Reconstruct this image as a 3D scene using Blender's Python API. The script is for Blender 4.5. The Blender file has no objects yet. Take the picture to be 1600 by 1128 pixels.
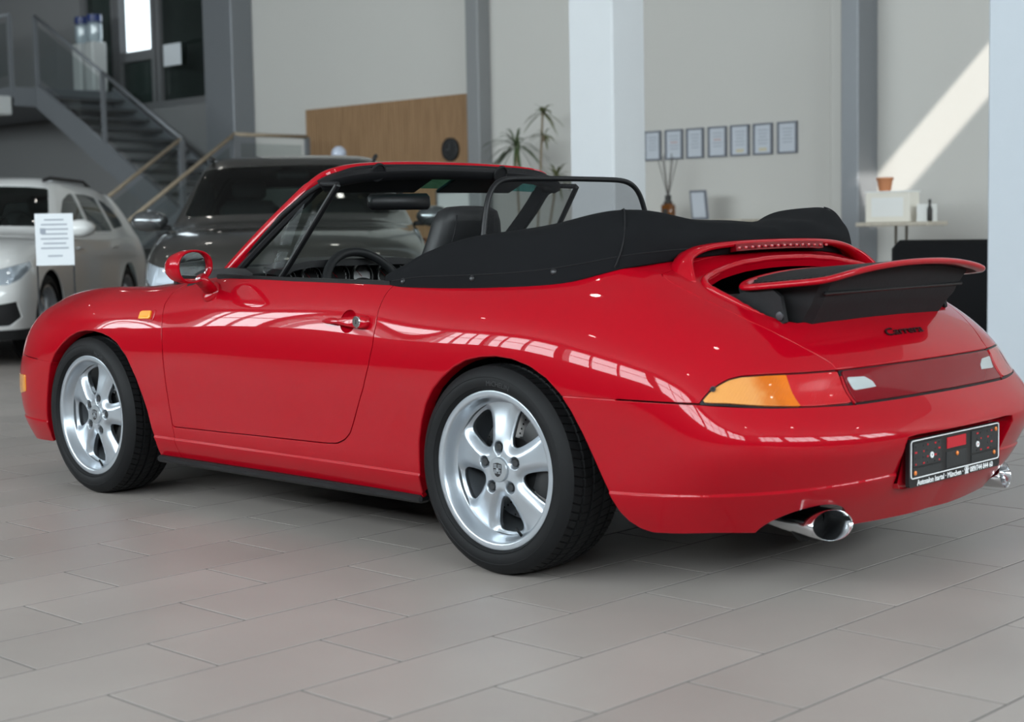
import bpy, bmesh, math, random
import numpy as np
from mathutils import Matrix, Vector
random.seed(7); RNG=np.random.default_rng(11)
scene=bpy.context.scene
COL=scene.collection
# ---------------------------------------------------------------- camera
CAM_P=(-3.19806589,4.07204254,1.02004812); YAW=-.803098057; PITCH=-.0852053319; ROLL=-.0186394825; FPX=2450.8119
cam=bpy.data.cameras.new('camera'); camo=bpy.data.objects.new('camera',cam); COL.objects.link(camo)
_f=Vector((math.cos(YAW)*math.cos(PITCH),math.sin(YAW)*math.cos(PITCH),math.sin(PITCH)))
_r=_f.cross(Vector((0,0,1))).normalized(); _u=_r.cross(_f)
_r,_u=_r*math.cos(ROLL)+_u*math.sin(ROLL),_u*math.cos(ROLL)-_r*math.sin(ROLL)
camo.matrix_world=Matrix(((_r.x,_u.x,-_f.x,CAM_P[0]),(_r.y,_u.y,-_f.y,CAM_P[1]),(_r.z,_u.z,-_f.z,CAM_P[2]),(0,0,0,1)))
cam.sensor_width=36; cam.lens=FPX/1600*36; cam.clip_end=200; cam.clip_start=.05
cam.dof.use_dof=True; cam.dof.focus_distance=5.3; cam.dof.aperture_fstop=3.2
scene.camera=camo
# ---------------------------------------------------------------- sky, sun, daylight in the windows, exposure
wd=bpy.data.worlds.new('sky'); scene.world=wd; wd.use_nodes=True
_bg=wd.node_tree.nodes['Background']; _bg.inputs['Color'].default_value=(.86,.93,1,1); _bg.inputs['Strength'].default_value=3.0
sun=bpy.data.lights.new('sun','SUN'); sun.energy=8; sun.angle=.01; sun.color=(1,.95,.87)
suno=bpy.data.objects.new('sun',sun); COL.objects.link(suno)
suno.rotation_euler=Vector((1,-.5,-1)).to_track_quat('-Z','Y').to_euler(); suno.location=(-6,3,9)
WPOW=410
def area(name,loc,direction,sx,sy,power,color=(1,1,1),portal=False):
    l=bpy.data.lights.new(name,'AREA'); l.shape='RECTANGLE'; l.size=sx; l.size_y=sy; l.energy=power; l.color=color
    o=bpy.data.objects.new(name,l); COL.objects.link(o); o.location=loc
    o.rotation_euler=Vector(direction).to_track_quat('-Z','Y').to_euler()
    if portal: l.cycles.is_portal=True
    return o
scene.view_settings.view_transform='Standard'; scene.view_settings.look='None'; scene.view_settings.gamma=1
scene.view_settings.use_curve_mapping=False; scene.view_settings.exposure=0.0
scene.cycles.use_denoising=True; scene.cycles.max_bounces=10; scene.cycles.glossy_bounces=5; scene.cycles.transparent_max_bounces=16; scene.cycles.caustics_reflective=False; scene.cycles.caustics_refractive=False
scene.cycles.sample_clamp_indirect=8
# ---------------------------------------------------------------- materials
MATS={}
def mat(name,col,rough=.5,metal=0,coat=0,bump=None,var=0,vscale=8,spec=.5,emit=None,trans=0,ior=1.45,sheen=0,coords='Object',coat_rough=.03,alpha=1,coat_ior=1.5):
    if name in MATS: return MATS[name]
    m=bpy.data.materials.new(name); m.use_nodes=True; nt=m.node_tree; b=nt.nodes['Principled BSDF']
    I=b.inputs; c=(*col,1)
    I['Base Color'].default_value=c; I['Roughness'].default_value=rough; I['Metallic'].default_value=metal
    I['Coat Weight'].default_value=coat; I['Coat Roughness'].default_value=coat_rough; I['Coat IOR'].default_value=coat_ior; I['Specular IOR Level'].default_value=spec
    I['IOR'].default_value=ior; I['Transmission Weight'].default_value=trans; I['Sheen Weight'].default_value=sheen; I['Alpha'].default_value=alpha
    tc=nt.nodes.new('ShaderNodeTexCoord')
    nz=nt.nodes.new('ShaderNodeTexNoise'); nz.inputs['Scale'].default_value=vscale; nz.inputs['Detail'].default_value=4
    nt.links.new(tc.outputs[coords],nz.inputs['Vector'])
    mx=nt.nodes.new('ShaderNodeMix'); mx.data_type='RGBA'; mx.blend_type='MULTIPLY'; mx.inputs['Factor'].default_value=1
    mr=nt.nodes.new('ShaderNodeMapRange'); mr.inputs['To Min'].default_value=1-max(var,.015); mr.inputs['To Max'].default_value=1+max(var,.015)
    nt.links.new(nz.outputs['Fac'],mr.inputs['Value']); mx.inputs['A'].default_value=c; nt.links.new(mr.outputs['Result'],mx.inputs['B'])
    nt.links.new(mx.outputs['Result'],I['Base Color'])
    if bump:
        n2=nt.nodes.new('ShaderNodeTexNoise'); n2.inputs['Scale'].default_value=bump[0]; n2.inputs['Detail'].default_value=3
        nt.links.new(tc.outputs[coords],n2.inputs['Vector'])
        bp=nt.nodes.new('ShaderNodeBump'); bp.inputs['Strength'].default_value=bump[1]; bp.inputs['Distance'].default_value=bump[2] if len(bump)>2 else .002
        nt.links.new(n2.outputs['Fac'],bp.inputs['Height']); nt.links.new(bp.outputs['Normal'],I['Normal'])
    if emit:
        I['Emission Color'].default_value=(*emit[:3],1); I['Emission Strength'].default_value=emit[3]
    MATS[name]=m; return m
def glass_mat(name,tint,refl=1.0,rough=0.0,dark=0):
    """thin pane: lets light straight through, tinted, with a mirror reflection that grows at grazing angles"""
    if name in MATS: return MATS[name]
    m=bpy.data.materials.new(name); m.use_nodes=True; nt=m.node_tree; nt.nodes.remove(nt.nodes['Principled BSDF'])
    out=nt.nodes['Material Output']
    tr=nt.nodes.new('ShaderNodeBsdfTransparent'); tr.inputs['Color'].default_value=(*tint,1)
    gl=nt.nodes.new('ShaderNodeBsdfGlossy'); gl.inputs['Roughness'].default_value=rough
    fr=nt.nodes.new('ShaderNodeFresnel'); gm=nt.nodes.new('ShaderNodeNewGeometry'); mr=nt.nodes.new('ShaderNodeMapRange'); mr.inputs['To Min'].default_value=1.5; mr.inputs['To Max'].default_value=1/1.5; nt.links.new(gm.outputs['Backfacing'],mr.inputs['Value']); nt.links.new(mr.outputs['Result'],fr.inputs['IOR'])
    mx=nt.nodes.new('ShaderNodeMixShader'); ml=nt.nodes.new('ShaderNodeMath'); ml.operation='MULTIPLY'; ml.inputs[1].default_value=refl; nt.links.new(fr.outputs['Fac'],ml.inputs[0]); nt.links.new(ml.outputs[0],mx.inputs['Fac'])
    nt.links.new(tr.outputs[0],mx.inputs[1]); nt.links.new(gl.outputs[0],mx.inputs[2]); nt.links.new(mx.outputs[0],out.inputs['Surface'])
    MATS[name]=m; return m
# ---------------------------------------------------------------- objects
def tag(o,label=None,cat=None,group=None,kind=None):
    if label: o['label']=label
    if cat: o['category']=cat
    if group: o['group']=group
    if kind: o['kind']=kind
    return o
def empty(name,loc=(0,0,0),rz=0):
    o=bpy.data.objects.new(name,None); COL.objects.link(o); o.location=loc; o.rotation_euler=(0,0,rz); o.empty_display_size=.1
    return o
def thing(name,label,cat,loc=(0,0,0),rz=0,group=None): return tag(empty(name,loc,rz),label,cat,group)
def link(name,me,parent=None,loc=(0,0,0),rot=(0,0,0)):
    o=bpy.data.objects.new(name,me); COL.objects.link(o); o.location=loc; o.rotation_euler=rot
    if parent is not None: o.parent=parent
    return o
def mk(name,V,F,m,parent=None,normals=None,smooth=True,loc=(0,0,0),rot=(0,0,0),angle=None):
    me=bpy.data.meshes.new(name)
    me.from_pydata([tuple(map(float,v)) for v in V],[],[tuple(map(int,f)) for f in F])
    me.polygons.foreach_set('use_smooth',[smooth]*len(me.polygons))
    if isinstance(m,str): m=MATS[m]
    me.materials.append(m)
    if normals is not None: me.normals_split_custom_set_from_vertices([tuple(map(float,n)) for n in normals])
    elif smooth and angle is not None:
        me.set_sharp_from_angle(angle=math.radians(angle))
    me.update()
    return link(name,me,parent,loc,rot)
class MB:
    """collects simple solids into one mesh"""
    def __init__(s): s.v=[]; s.f=[]
    def add(s,V,F):
        n=len(s.v); s.v+=[tuple(v) for v in V]; s.f+=[tuple(i+n for i in f) for f in F]; return s
    def box(s,c,d,rz=0,bev=0,M=None):
        x,y,z=[k/2 for k in d]; b=min(bev,.45*min(d))
        if b<=0:
            V=[(sx*x,sy*y,sz*z) for sx in(-1,1) for sy in(-1,1) for sz in(-1,1)]
            F=[(0,1,3,2),(4,6,7,5),(0,4,5,1),(2,3,7,6),(0,2,6,4),(1,5,7,3)]
        else:
            V=[];idx={}
            for sx in(-1,1):
                for sy in(-1,1):
                    for sz in(-1,1):
                        for k in range(3):
                            p=[sx*x,sy*y,sz*z]
                            for j in range(3):
                                if j!=k: p[j]-=(sx,sy,sz)[j]*b
                            idx[sx,sy,sz,k]=len(V); V.append(tuple(p))
            F=[]
            for k in range(3):
                i,j=[a for a in range(3) if a!=k]
                for sg in(-1,1):
                    q=[]
                    for a,bb in((-1,-1),(1,-1),(1,1),(-1,1)):
                        t=[0,0,0]; t[k]=sg; t[i]=a; t[j]=bb; q.append(idx[(*t,k)])
                    F.append(tuple(q if (sg>0)!=(k==1) else q[::-1]))
            for k in range(3):      # edge bevels along axis k
                i,j=[a for a in range(3) if a!=k]
                for a in(-1,1):
                    for bb in(-1,1):
                        t0=[0,0,0];t0[k]=-1;t0[i]=a;t0[j]=bb; t1=list(t0);t1[k]=1
                        q=(idx[(*t0,i)],idx[(*t1,i)],idx[(*t1,j)],idx[(*t0,j)])
                        F.append(q if ((a*bb>0)!=(k==1)) else q[::-1])
            for sx in(-1,1):
                for sy in(-1,1):
                    for sz in(-1,1):
                        q=tuple(idx[sx,sy,sz,k] for k in range(3)); F.append(q if sx*sy*sz>0 else q[::-1])
        cr,sr=math.cos(rz),math.sin(rz); W=[]
        for a,bb,c2 in V:
            if M is not None: w=M@Vector((a,bb,c2)); W.append((w.x+c[0],w.y+c[1],w.z+c[2]))
            else: W.append((c[0]+a*cr-bb*sr,c[1]+a*sr+bb*cr,c[2]+c2))
        return s.add(W,F)
    def bar(s,a,b,w,h=None,up=(0,0,1),bev=0):
        """box beam from a to b"""
        a=Vector(a);b=Vector(b);d=b-a;L=d.length;d.normalize();u=Vector(up)
        r=d.cross(u)
        if r.length<1e-4: r=d.cross(Vector((1,0,0)))
        r.normalize();u=r.cross(d)
        M=Matrix((( d.x,r.x,u.x),(d.y,r.y,u.y),(d.z,r.z,u.z)))
        return s.box((a+b)/2,(L,w,h or w),bev=bev,M=M)
    def tube(s,pts,r,n=10,caps=True,closed=False):
        P=[Vector(p) for p in pts]; m=len(P); rs=r if hasattr(r,'__len__') else [r]*m
        T=[]
        for i in range(m):
            a=P[(i-1)%m] if closed or i>0 else P[i]; b=P[(i+1)%m] if closed or i<m-1 else P[i]; T.append((b-a).normalized())
        u=T[0].orthogonal().normalized(); V=[];F=[]
        for i in range(m):
            u=(u-T[i]*u.dot(T[i])).normalized(); w=T[i].cross(u)
            for k in range(n):
                t=2*math.pi*k/n; V.append(P[i]+(u*math.cos(t)+w*math.sin(t))*rs[i])
        for i in range(m if closed else m-1):
            for k in range(n):
                j=(i+1)%m; F.append((i*n+k,i*n+(k+1)%n,j*n+(k+1)%n,j*n+k))
        if caps and not closed:
            F.append(tuple(range(n))[::-1]); F.append(tuple((m-1)*n+k for k in range(n)))
        return s.add(V,F)
    def lathe(s,prof,n=24,M=None,caps=True,c=(0,0,0),ax='z',a0=0,a1=2*math.pi):
        """profile (r,h) revolved about an axis"""
        V=[];F=[];full=abs(a1-a0-2*math.pi)<1e-6; k=n if full else n+1
        for r,h in prof:
            for i in range(k):
                t=a0+(a1-a0)*i/n; x,y,z=r*math.cos(t),r*math.sin(t),h
                if ax=='y': x,y,z=x,h,y
                if ax=='x': x,y,z=h,x,y
                V.append((x+c[0],y+c[1],z+c[2]) if M is None else tuple(M@Vector((x,y,z))+Vector(c)))
        for j in range(len(prof)-1):
            for i in range(n if full else n):
                i2=(i+1)%k; q=(j*k+i,j*k+i2,(j+1)*k+i2,(j+1)*k+i)
                F.append(q if ax!='y' else q[::-1])
        if caps and full:
            q=tuple(range(k)); F.append(q[::-1] if ax!='y' else q)
            q=tuple((len(prof)-1)*k+i for i in range(k)); F.append(q if ax!='y' else q[::-1])
        return s.add(V,F)
    def prism(s,poly,h0,h1,plane='xy'):
        """closed outline extruded"""
        n=len(poly); a=sum(poly[i][0]*poly[(i+1)%n][1]-poly[(i+1)%n][0]*poly[i][1] for i in range(n))
        P=list(poly) if a>0 else list(poly)[::-1]
        def put(p,h): return {'xy':(p[0],p[1],h),'xz':(p[0],h,p[1]),'yz':(h,p[0],p[1])}[plane]
        V=[put(p,h0) for p in P]+[put(p,h1) for p in P]
        F=[tuple(range(n))[::-1],tuple(range(n,2*n))]+[(i,(i+1)%n,n+(i+1)%n,n+i) for i in range(n)]
        flip=(h1<h0)!=(plane=='xz')
        return s.add(V,[f[::-1] for f in F] if flip else F)
    def build(s,name,m,parent=None,smooth=False,angle=None,**k):
        o=mk(name,s.v,s.f,m,parent,smooth=smooth or angle is not None,**k)
        bm=bmesh.new(); bm.from_mesh(o.data); bmesh.ops.recalc_face_normals(bm,faces=bm.faces); bm.to_mesh(o.data); bm.free()
        if angle is not None: o.data.set_sharp_from_angle(angle=math.radians(angle))
        return o
def copy_tree(o,parent=None):
    c=o.copy(); COL.objects.link(c)
    if parent is not None: c.parent=parent
    for ch in list(o.children): copy_tree(ch,c)
    return c
def text_mesh(txt,size,shear=0,depth=.0005,bold=0,align='CENTER',spacing=1.0):
    cu=bpy.data.curves.new('t','FONT'); cu.body=txt; cu.size=size; cu.shear=shear; cu.extrude=depth; cu.offset=bold; cu.align_x=align; cu.align_y='CENTER'; cu.resolution_u=3; cu.space_character=spacing
    o=bpy.data.objects.new('t',cu); COL.objects.link(o); dg=bpy.context.evaluated_depsgraph_get(); me=o.evaluated_get(dg).to_mesh()
    V=[tuple(v.co) for v in me.vertices]; F=[tuple(p.vertices) for p in me.polygons]
    o.evaluated_get(dg).to_mesh_clear(); bpy.data.objects.remove(o); bpy.data.curves.remove(cu)
    return V,F
# ---------------------------------------------------------------- numeric helpers
def bs_w(t):
    return np.stack([(1-t)**3/6,(3*t**3-6*t**2+4)/6,(-3*t**3+3*t**2+3*t+1)/6,t**3/6],-1)
def bs_mat(n,ts):
    """rows of weights for a cubic B-spline over n+2 padded controls at params ts in [0,n-1]"""
    M=np.zeros((len(ts),n+2)); i=np.minimum(ts.astype(int),n-2); w=bs_w(ts-i)
    for k in range(4): M[np.arange(len(ts)),i+k]+=w[:,k]
    return M
def pad_lin(C,ax):
    C=np.moveaxis(C,ax,0); C=np.concatenate([[2*C[0]-C[1]],C,[2*C[-1]-C[-2]]]); return np.moveaxis(C,0,ax)
def pad_mir(C,ax):
    C=np.moveaxis(C,ax,0); a=C[1].copy(); b=C[-2].copy(); a[...,1]*=-1; b[...,1]*=-1
    return np.moveaxis(np.concatenate([[a],C,[b]]),0,ax)
def surf_eval(C,us,vs,pu,pv):
    A=np.tensordot(bs_mat(C.shape[0],us),pu(C,0),axes=(1,0))
    return np.moveaxis(np.tensordot(bs_mat(C.shape[1],vs),pv(A,1),axes=(1,1)),0,1)
def surf_fit(P,pu,pv,it=3,k=.9):
    C=P.copy(); iu=np.arange(P.shape[0]).astype(float); iv=np.arange(P.shape[1]).astype(float)
    for _ in range(it): C=C+k*(P-surf_eval(C,iu,iv,pu,pv))
    return C
def grid_normals(S):
    a=np.gradient(S,axis=0); b=np.gradient(S,axis=1); n=np.cross(a,b)
    return n/np.maximum(np.linalg.norm(n,axis=-1,keepdims=True),1e-12)
def curve1(P,n,closed=False,it=3):
    """smooth curve through points P"""
    P=np.array(P,float); m=len(P)
    if closed:
        Q=np.concatenate([P[-3:],P,P[:3]]); C=Q.copy()
        for _ in range(it+2):
            W=C.copy(); W[1:-1]=(C[:-2]+4*C[1:-1]+C[2:])/6; C=C+.9*(Q-W)
        ts=np.linspace(0,m,n,endpoint=False)+3
        i=ts.astype(int); w=bs_w(ts-i); return sum(w[:,k:k+1]*C[i-1+k] for k in range(4))
    C=P.copy()
    for _ in range(it+2):
        W=np.concatenate([[2*C[0]-C[1]],C,[2*C[-1]-C[-2]]]); C=C+.9*(P-(W[:-2]+4*W[1:-1]+W[2:])/6)
    return bs_mat(m,np.linspace(0,m-1,n))@pad_lin(C,0)
def poly_sd(pts,poly):
    """signed distance (negative inside) of 2D points to a closed polygon"""
    poly=np.asarray(poly,float); d=np.full(len(pts),1e9); ins=np.zeros(len(pts),bool)
    for a,b in zip(poly,np.roll(poly,-1,0)):
        e=b-a; w=pts-a; t=np.clip((w@e)/max(e@e,1e-15),0,1); q=w-t[:,None]*e
        d=np.minimum(d,(q*q).sum(1))
        c=((a[1]<=pts[:,1])!=(b[1]<=pts[:,1])); 
        if e[1]!=0: ins^= c&(pts[:,0]<a[0]+(pts[:,1]-a[1])*e[0]/e[1])
    return np.sqrt(d)*np.where(ins,-1,1)
def line_sd(pts,line):
    """signed side of 2D points against an open polyline (x rising): + above"""
    line=np.asarray(line,float); return pts[:,1]-np.interp(pts[:,0],line[:,0],line[:,1])

# ---------------------------------------------------------------- sports car body surface (left half, x forward, y left, z up)
def _S(X,yz,tail=None):
    r=[(X,y,z) for y,z in yz]
    return r+(tail or [])
BODY_COLS=[
 [(3.11,0,.165),(3.16,0,.25),(3.185,0,.35),(3.18,0,.45),(3.13,0,.53),(3.09,0,.572),(3.035,0,.61),(2.955,0,.65),(2.87,0,.685),(2.76,0,.725),(2.45,0,.79),(1.80,0,.88)],
 [(3.09,.27,.165),(3.14,.28,.25),(3.165,.29,.35),(3.16,.29,.45),(3.11,.285,.53),(3.07,.275,.575),(3.02,.26,.615),(2.95,.24,.655),(2.87,.22,.69),(2.76,.19,.73),(2.46,.14,.79),(1.80,.045,.88)],
 [(3.03,.50,.165),(3.08,.53,.25),(3.105,.545,.35),(3.10,.545,.45),(3.06,.535,.53),(3.02,.515,.585),(2.98,.485,.63),(2.93,.45,.67),(2.87,.40,.705),(2.78,.35,.74),(2.5,.26,.785),(1.795,.09,.88)],
 [(2.93,.655,.165),(2.98,.685,.25),(3.0,.697,.35),(3.0,.695,.45),(2.975,.685,.53),(2.95,.665,.60),(2.92,.635,.655),(2.88,.59,.70),(2.83,.53,.733),(2.75,.465,.758),(2.52,.36,.785),(1.785,.14,.879)],
 _S(2.80,[(.735,.17),(.77,.255),(.785,.35),(.787,.45),(.778,.54),(.76,.61),(.727,.663),(.68,.709),(.612,.741),(.54,.763)],[(2.47,.44,.79),(1.77,.21,.878)]),
 _S(2.55,[(.765,.18),(.80,.26),(.815,.36),(.823,.46),(.824,.55),(.812,.617),(.784,.675),(.738,.727),(.677,.77),(.60,.797)],[(2.36,.49,.80),(1.75,.29,.877)]),
 _S(2.27,[(.77,.185),(.805,.262),(.82,.36),(.83,.46),(.834,.55),(.831,.625),(.815,.69),(.780,.745),(.722,.787),(.645,.813)],[(2.16,.54,.814),(1.72,.38,.875)]),
 _S(2.0,[(.77,.185),(.803,.262),(.815,.36),(.824,.46),(.828,.55),(.825,.63),(.81,.70),(.782,.752),(.74,.79),(.675,.814)],[(1.93,.59,.826),(1.67,.49,.872)]),
 _S(1.75,[(.765,.185),(.80,.262),(.81,.36),(.818,.46),(.823,.55),(.82,.63),(.808,.70),(.786,.755),(.757,.795),(.715,.825)],[(1.71,.665,.845),(1.60,.60,.868)]),
 _S(1.45,[(.765,.185),(.802,.262),(.813,.36),(.823,.46),(.828,.55),(.826,.63),(.816,.70),(.799,.76),(.778,.80),(.757,.83),(.738,.852),(.715,.862)]),
 _S(1.10,[(.765,.185),(.803,.262),(.815,.36),(.826,.46),(.831,.55),(.829,.63),(.820,.70),(.804,.76),(.785,.80),(.768,.83),(.752,.85),(.738,.856)]),
 _S(.75,[(.768,.185),(.806,.262),(.818,.36),(.829,.46),(.834,.55),(.832,.63),(.822,.70),(.807,.76),(.789,.80),(.772,.828),(.756,.846),(.742,.852)]),
 _S(.45,[(.775,.185),(.812,.262),(.826,.36),(.838,.46),(.845,.55),(.843,.63),(.832,.70),(.815,.755),(.795,.795),(.774,.823),(.755,.84),(.74,.848)]),
 _S(.2,[(.785,.183),(.825,.262),(.842,.36),(.854,.46),(.861,.55),(.859,.63),(.848,.70),(.828,.755),(.803,.795),(.777,.822),(.755,.838),(.735,.848)]),
 _S(0,[(.79,.183),(.833,.262),(.85,.36),(.862,.46),(.868,.55),(.867,.63),(.856,.70),(.832,.757),(.80,.798),(.768,.826),(.742,.843),(.718,.854)]),
 _S(-.2,[(.785,.185),(.83,.265),(.848,.36),(.86,.46),(.866,.55),(.863,.63),(.848,.70),(.818,.757),(.777,.80),(.737,.832),(.705,.853),(.675,.872)]),
 _S(-.4,[(.775,.183),(.822,.27),(.84,.365),(.852,.46),(.857,.55),(.85,.625),(.828,.69),(.785,.75),(.73,.797)],[(-.39,.675,.835),(-.36,.64,.862),(-.265,.635,.89)]),
 _S(-.58,[(.75,.186),(.80,.28),(.823,.37),(.835,.46),(.835,.55)],[(-.575,.82,.625),(-.56,.785,.69),(-.535,.735,.745),(-.50,.68,.79),(-.45,.625,.835),(-.385,.595,.873),(-.285,.612,.90)]),
 [(-.70,.70,.195),(-.73,.755,.29),(-.76,.795,.38),(-.775,.805,.46),(-.735,.792,.549),(-.712,.765,.617),(-.68,.715,.69),(-.63,.655,.75),(-.56,.605,.80),(-.48,.565,.843),(-.41,.55,.879),(-.305,.57,.903)],
 [(-.84,.56,.192),(-.885,.61,.29),(-.918,.645,.375),(-.935,.655,.455),(-.872,.645,.542),(-.845,.625,.60),(-.805,.585,.662),(-.735,.54,.728),(-.645,.51,.783),(-.535,.49,.837),(-.435,.48,.876),(-.335,.49,.912)],
 [(-.895,.38,.190),(-.965,.41,.288),(-1.0,.43,.37),(-1.022,.435,.45),(-.946,.43,.537),(-.916,.42,.592),(-.888,.41,.636),(-.806,.39,.708),(-.70,.375,.775),(-.58,.36,.838),(-.46,.35,.886),(-.36,.345,.926)],
 [(-.925,.19,.188),(-.985,.20,.285),(-1.025,.21,.365),(-1.05,.21,.45),(-.974,.21,.535),(-.942,.21,.59),(-.914,.205,.632),(-.838,.20,.70),(-.73,.19,.775),(-.602,.185,.848),(-.472,.18,.898),(-.375,.175,.932)],
 [(-.935,0,.187),(-.993,0,.283),(-1.033,0,.362),(-1.06,0,.45),(-.983,0,.534),(-.95,0,.589),(-.922,0,.630),(-.848,0,.698),(-.738,0,.775),(-.61,0,.850),(-.477,0,.902),(-.38,0,.934)],
]
CREASE_U=[0,5,6,12.4,16.1,16.7,17.85,18.65,19.5,20.5,22]; CREASE_Z=[.262,.262,.264,.264,.291,.294,.304,.313,.322,.330,.335]
def body_master(NU=520,NV=230):
    P=np.array(BODY_COLS,float)
    C=surf_fit(P,pad_mir,pad_lin,3)
    us=np.linspace(0,P.shape[0]-1,NU)
    t=np.linspace(0,11,2000); d=1+3*((t>.75)&(t<1.8)); c=np.cumsum(d); c=(c-c[0])/(c[-1]-c[0])
    vs=np.interp(np.linspace(0,1,NV),c,t)
    S=surf_eval(C,us,vs,pad_mir,pad_lin); S[0,:,1]=0; S[-1,:,1]=0
    N=grid_normals(S)
    zc=np.interp(us,CREASE_U,CREASE_Z)[:,None]
    k=np.clip((zc+.002-S[...,2])/.006,0,1); k=k*k*(3-2*k); k*=(vs[None,:]<2.2)
    fade=np.clip((22.2-us)/.8,0,1)[:,None]
    S=S+N*(k*.005*fade)[...,None]
    S[0,:,1]=0; S[-1,:,1]=0
    N=grid_normals(S)
    N[0,:,1]=0; N[-1,:,1]=0; N/=np.linalg.norm(N,axis=-1,keepdims=True)
    return S,N,us,vs
# ---------------------------------------------------------------- car materials
mat('red_paint',(.34,.0010,.0080),.3,coat=.75,coat_rough=.008,spec=.03,coat_ior=1.46)
mat('black_trim',(.008,.008,.009),.4,spec=.3)
mat('black_rubber',(.009,.009,.010),.6,spec=.25,bump=(60,.15))
mat('inner_black',(.006,.006,.006),.8)
mat('canvas_black',(.0072,.0075,.0085),.9,bump=(900,.35,.0015),var=.25,vscale=6,spec=.12)
mat('silver_wheel',(.47,.51,.555),.30,metal=.75,coat=.6,coat_rough=.12)
mat('tyre',(.0085,.0088,.0095),.6,bump=(40,.12),spec=.22)
mat('chrome',(.70,.71,.73),.14,metal=1)
mat('steel_disc',(.55,.55,.56),.32,metal=1)
mat('dark_metal',(.05,.05,.055),.45,metal=.6)
# ---------------------------------------------------------------- cutting the body surface into panels
def clip(A,Q,L,f):
    """keep the part of a mesh where f(A)<0. A: n x (pos3,normal3,u)"""
    g=f(A); s=g<0; c=s[Q].sum(1) if len(Q) else np.zeros(0,int)
    keep=Q[c==4] if len(Q) else Q
    work=[tuple(q) for q in Q[(c>0)&(c<4)]] if len(Q) else []
    out=[]; new=[]; cache={}; n0=len(A)
    for poly in work+[p for p in L]:
        k=[s[i] for i in poly]
        if all(k): out.append(tuple(poly)); continue
        if not any(k): continue
        r=[]
        for a,b in zip(poly,poly[1:]+poly[:1]):
            if s[a]: r.append(a)
            if s[a]!=s[b]:
                key=(a,b) if a<b else (b,a)
                if key not in cache:
                    i,j=key; t=g[i]/(g[i]-g[j]); t=min(max(t,.001),.999); w=A[i]*(1-t)+A[j]*t
                    w[3:6]/=max(np.linalg.norm(w[3:6]),1e-9); cache[key]=n0+len(new); new.append(w)
                r.append(cache[key])
        if len(r)>=3: out.append(tuple(r))
    if new: A=np.concatenate([A,np.array(new)])
    return A,keep,out
def compact(A,Q,L):
    used=np.zeros(len(A),bool); used[Q.ravel()]=True
    for p in L: used[list(p)]=True
    m=np.cumsum(used)-1
    return A[used],m[Q].tolist()+[tuple(m[list(p)]) for p in L]
def mirror(V,N,F):
    V=V.copy();N=N.copy();V[:,1]*=-1;N[:,1]*=-1; return V,N,[tuple(f)[::-1] for f in F]
def shell(A,F,offset=0,depth=.014,roll=.0012,full=False,deep=None,noflange=None):
    """offset surface plus a rolled flange along its free edges -> V,N,F"""
    V=A[:,:3]+A[:,3:6]*offset; N=A[:,3:6]
    if depth:
        E={}
        for f in F:
            for a,b in zip(f,list(f[1:])+[f[0]]):
                if (b,a) in E: del E[(b,a)]
                else: E[(a,b)]=1
        if full: E={e:1 for e in E if not (abs(V[e[0],1])<1e-5 and abs(V[e[1],1])<1e-5)}
        if noflange is not None: E={e:1 for e in E if not (noflange(V[e[0]]) and noflange(V[e[1]]))}
        T={}
        for a,b in E:
            d=V[b]-V[a]; t=np.cross(d,(N[a]+N[b])/2); l=np.linalg.norm(t)
            if l<1e-9: continue
            for i in(a,b): T[i]=T.get(i,0)+t/l
        idx={}; nv=[];nn=[]; n0=len(V)
        for i,t in T.items():
            t=t/max(np.linalg.norm(t),1e-9); n=N[i]; v=V[i]
            dp=depth if deep is None else (depth+deep(v))
            rl=roll if deep is None else roll+(.0045 if deep(v)>0 else 0)
            idx[i]=n0+len(nv)
            if full and abs(v[1])<1e-5: t=t*np.array([1,0,1]); t/=max(np.linalg.norm(t),1e-9)
            nv+=[v,v+t*rl*.7-n*rl*.3,v+t*rl-n*rl,v+t*rl-n*(rl+dp)]; nn+=[n,(n+t)/1.4142,t,t]
        if nv:
            V=np.concatenate([V,nv]);N=np.concatenate([N,nn])
            G=[]
            for a,b in E:
                if a in idx and b in idx:
                    for k in range(3): G.append((idx[b]+k,idx[a]+k,idx[a]+k+1,idx[b]+k+1))
            F=list(F)+G
    if full:
        V2,N2,F2=mirror(V,N,F); n=len(V); V=np.concatenate([V,V2]);N=np.concatenate([N,N2]); F=list(F)+[tuple(i+n for i in f) for f in F2]
    return V,N,F
S_,N_,US_,VS_=body_master()
NU_,NV_=S_.shape[:2]
A0=np.concatenate([S_.reshape(-1,3),N_.reshape(-1,3),np.repeat(US_,NV_)[:,None]],1)
ii=np.arange(NU_*NV_).reshape(NU_,NV_)
Q0=np.stack([ii[:-1,:-1],ii[1:,:-1],ii[1:,1:],ii[:-1,1:]],-1).reshape(-1,4)
XZ=lambda A:A[:,[0,2]]
def UZ(A): return np.stack([A[:,6]*.2,A[:,2]],-1)
def smooth_poly(P,n=60): return curve1(P,n,closed=True)
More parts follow.
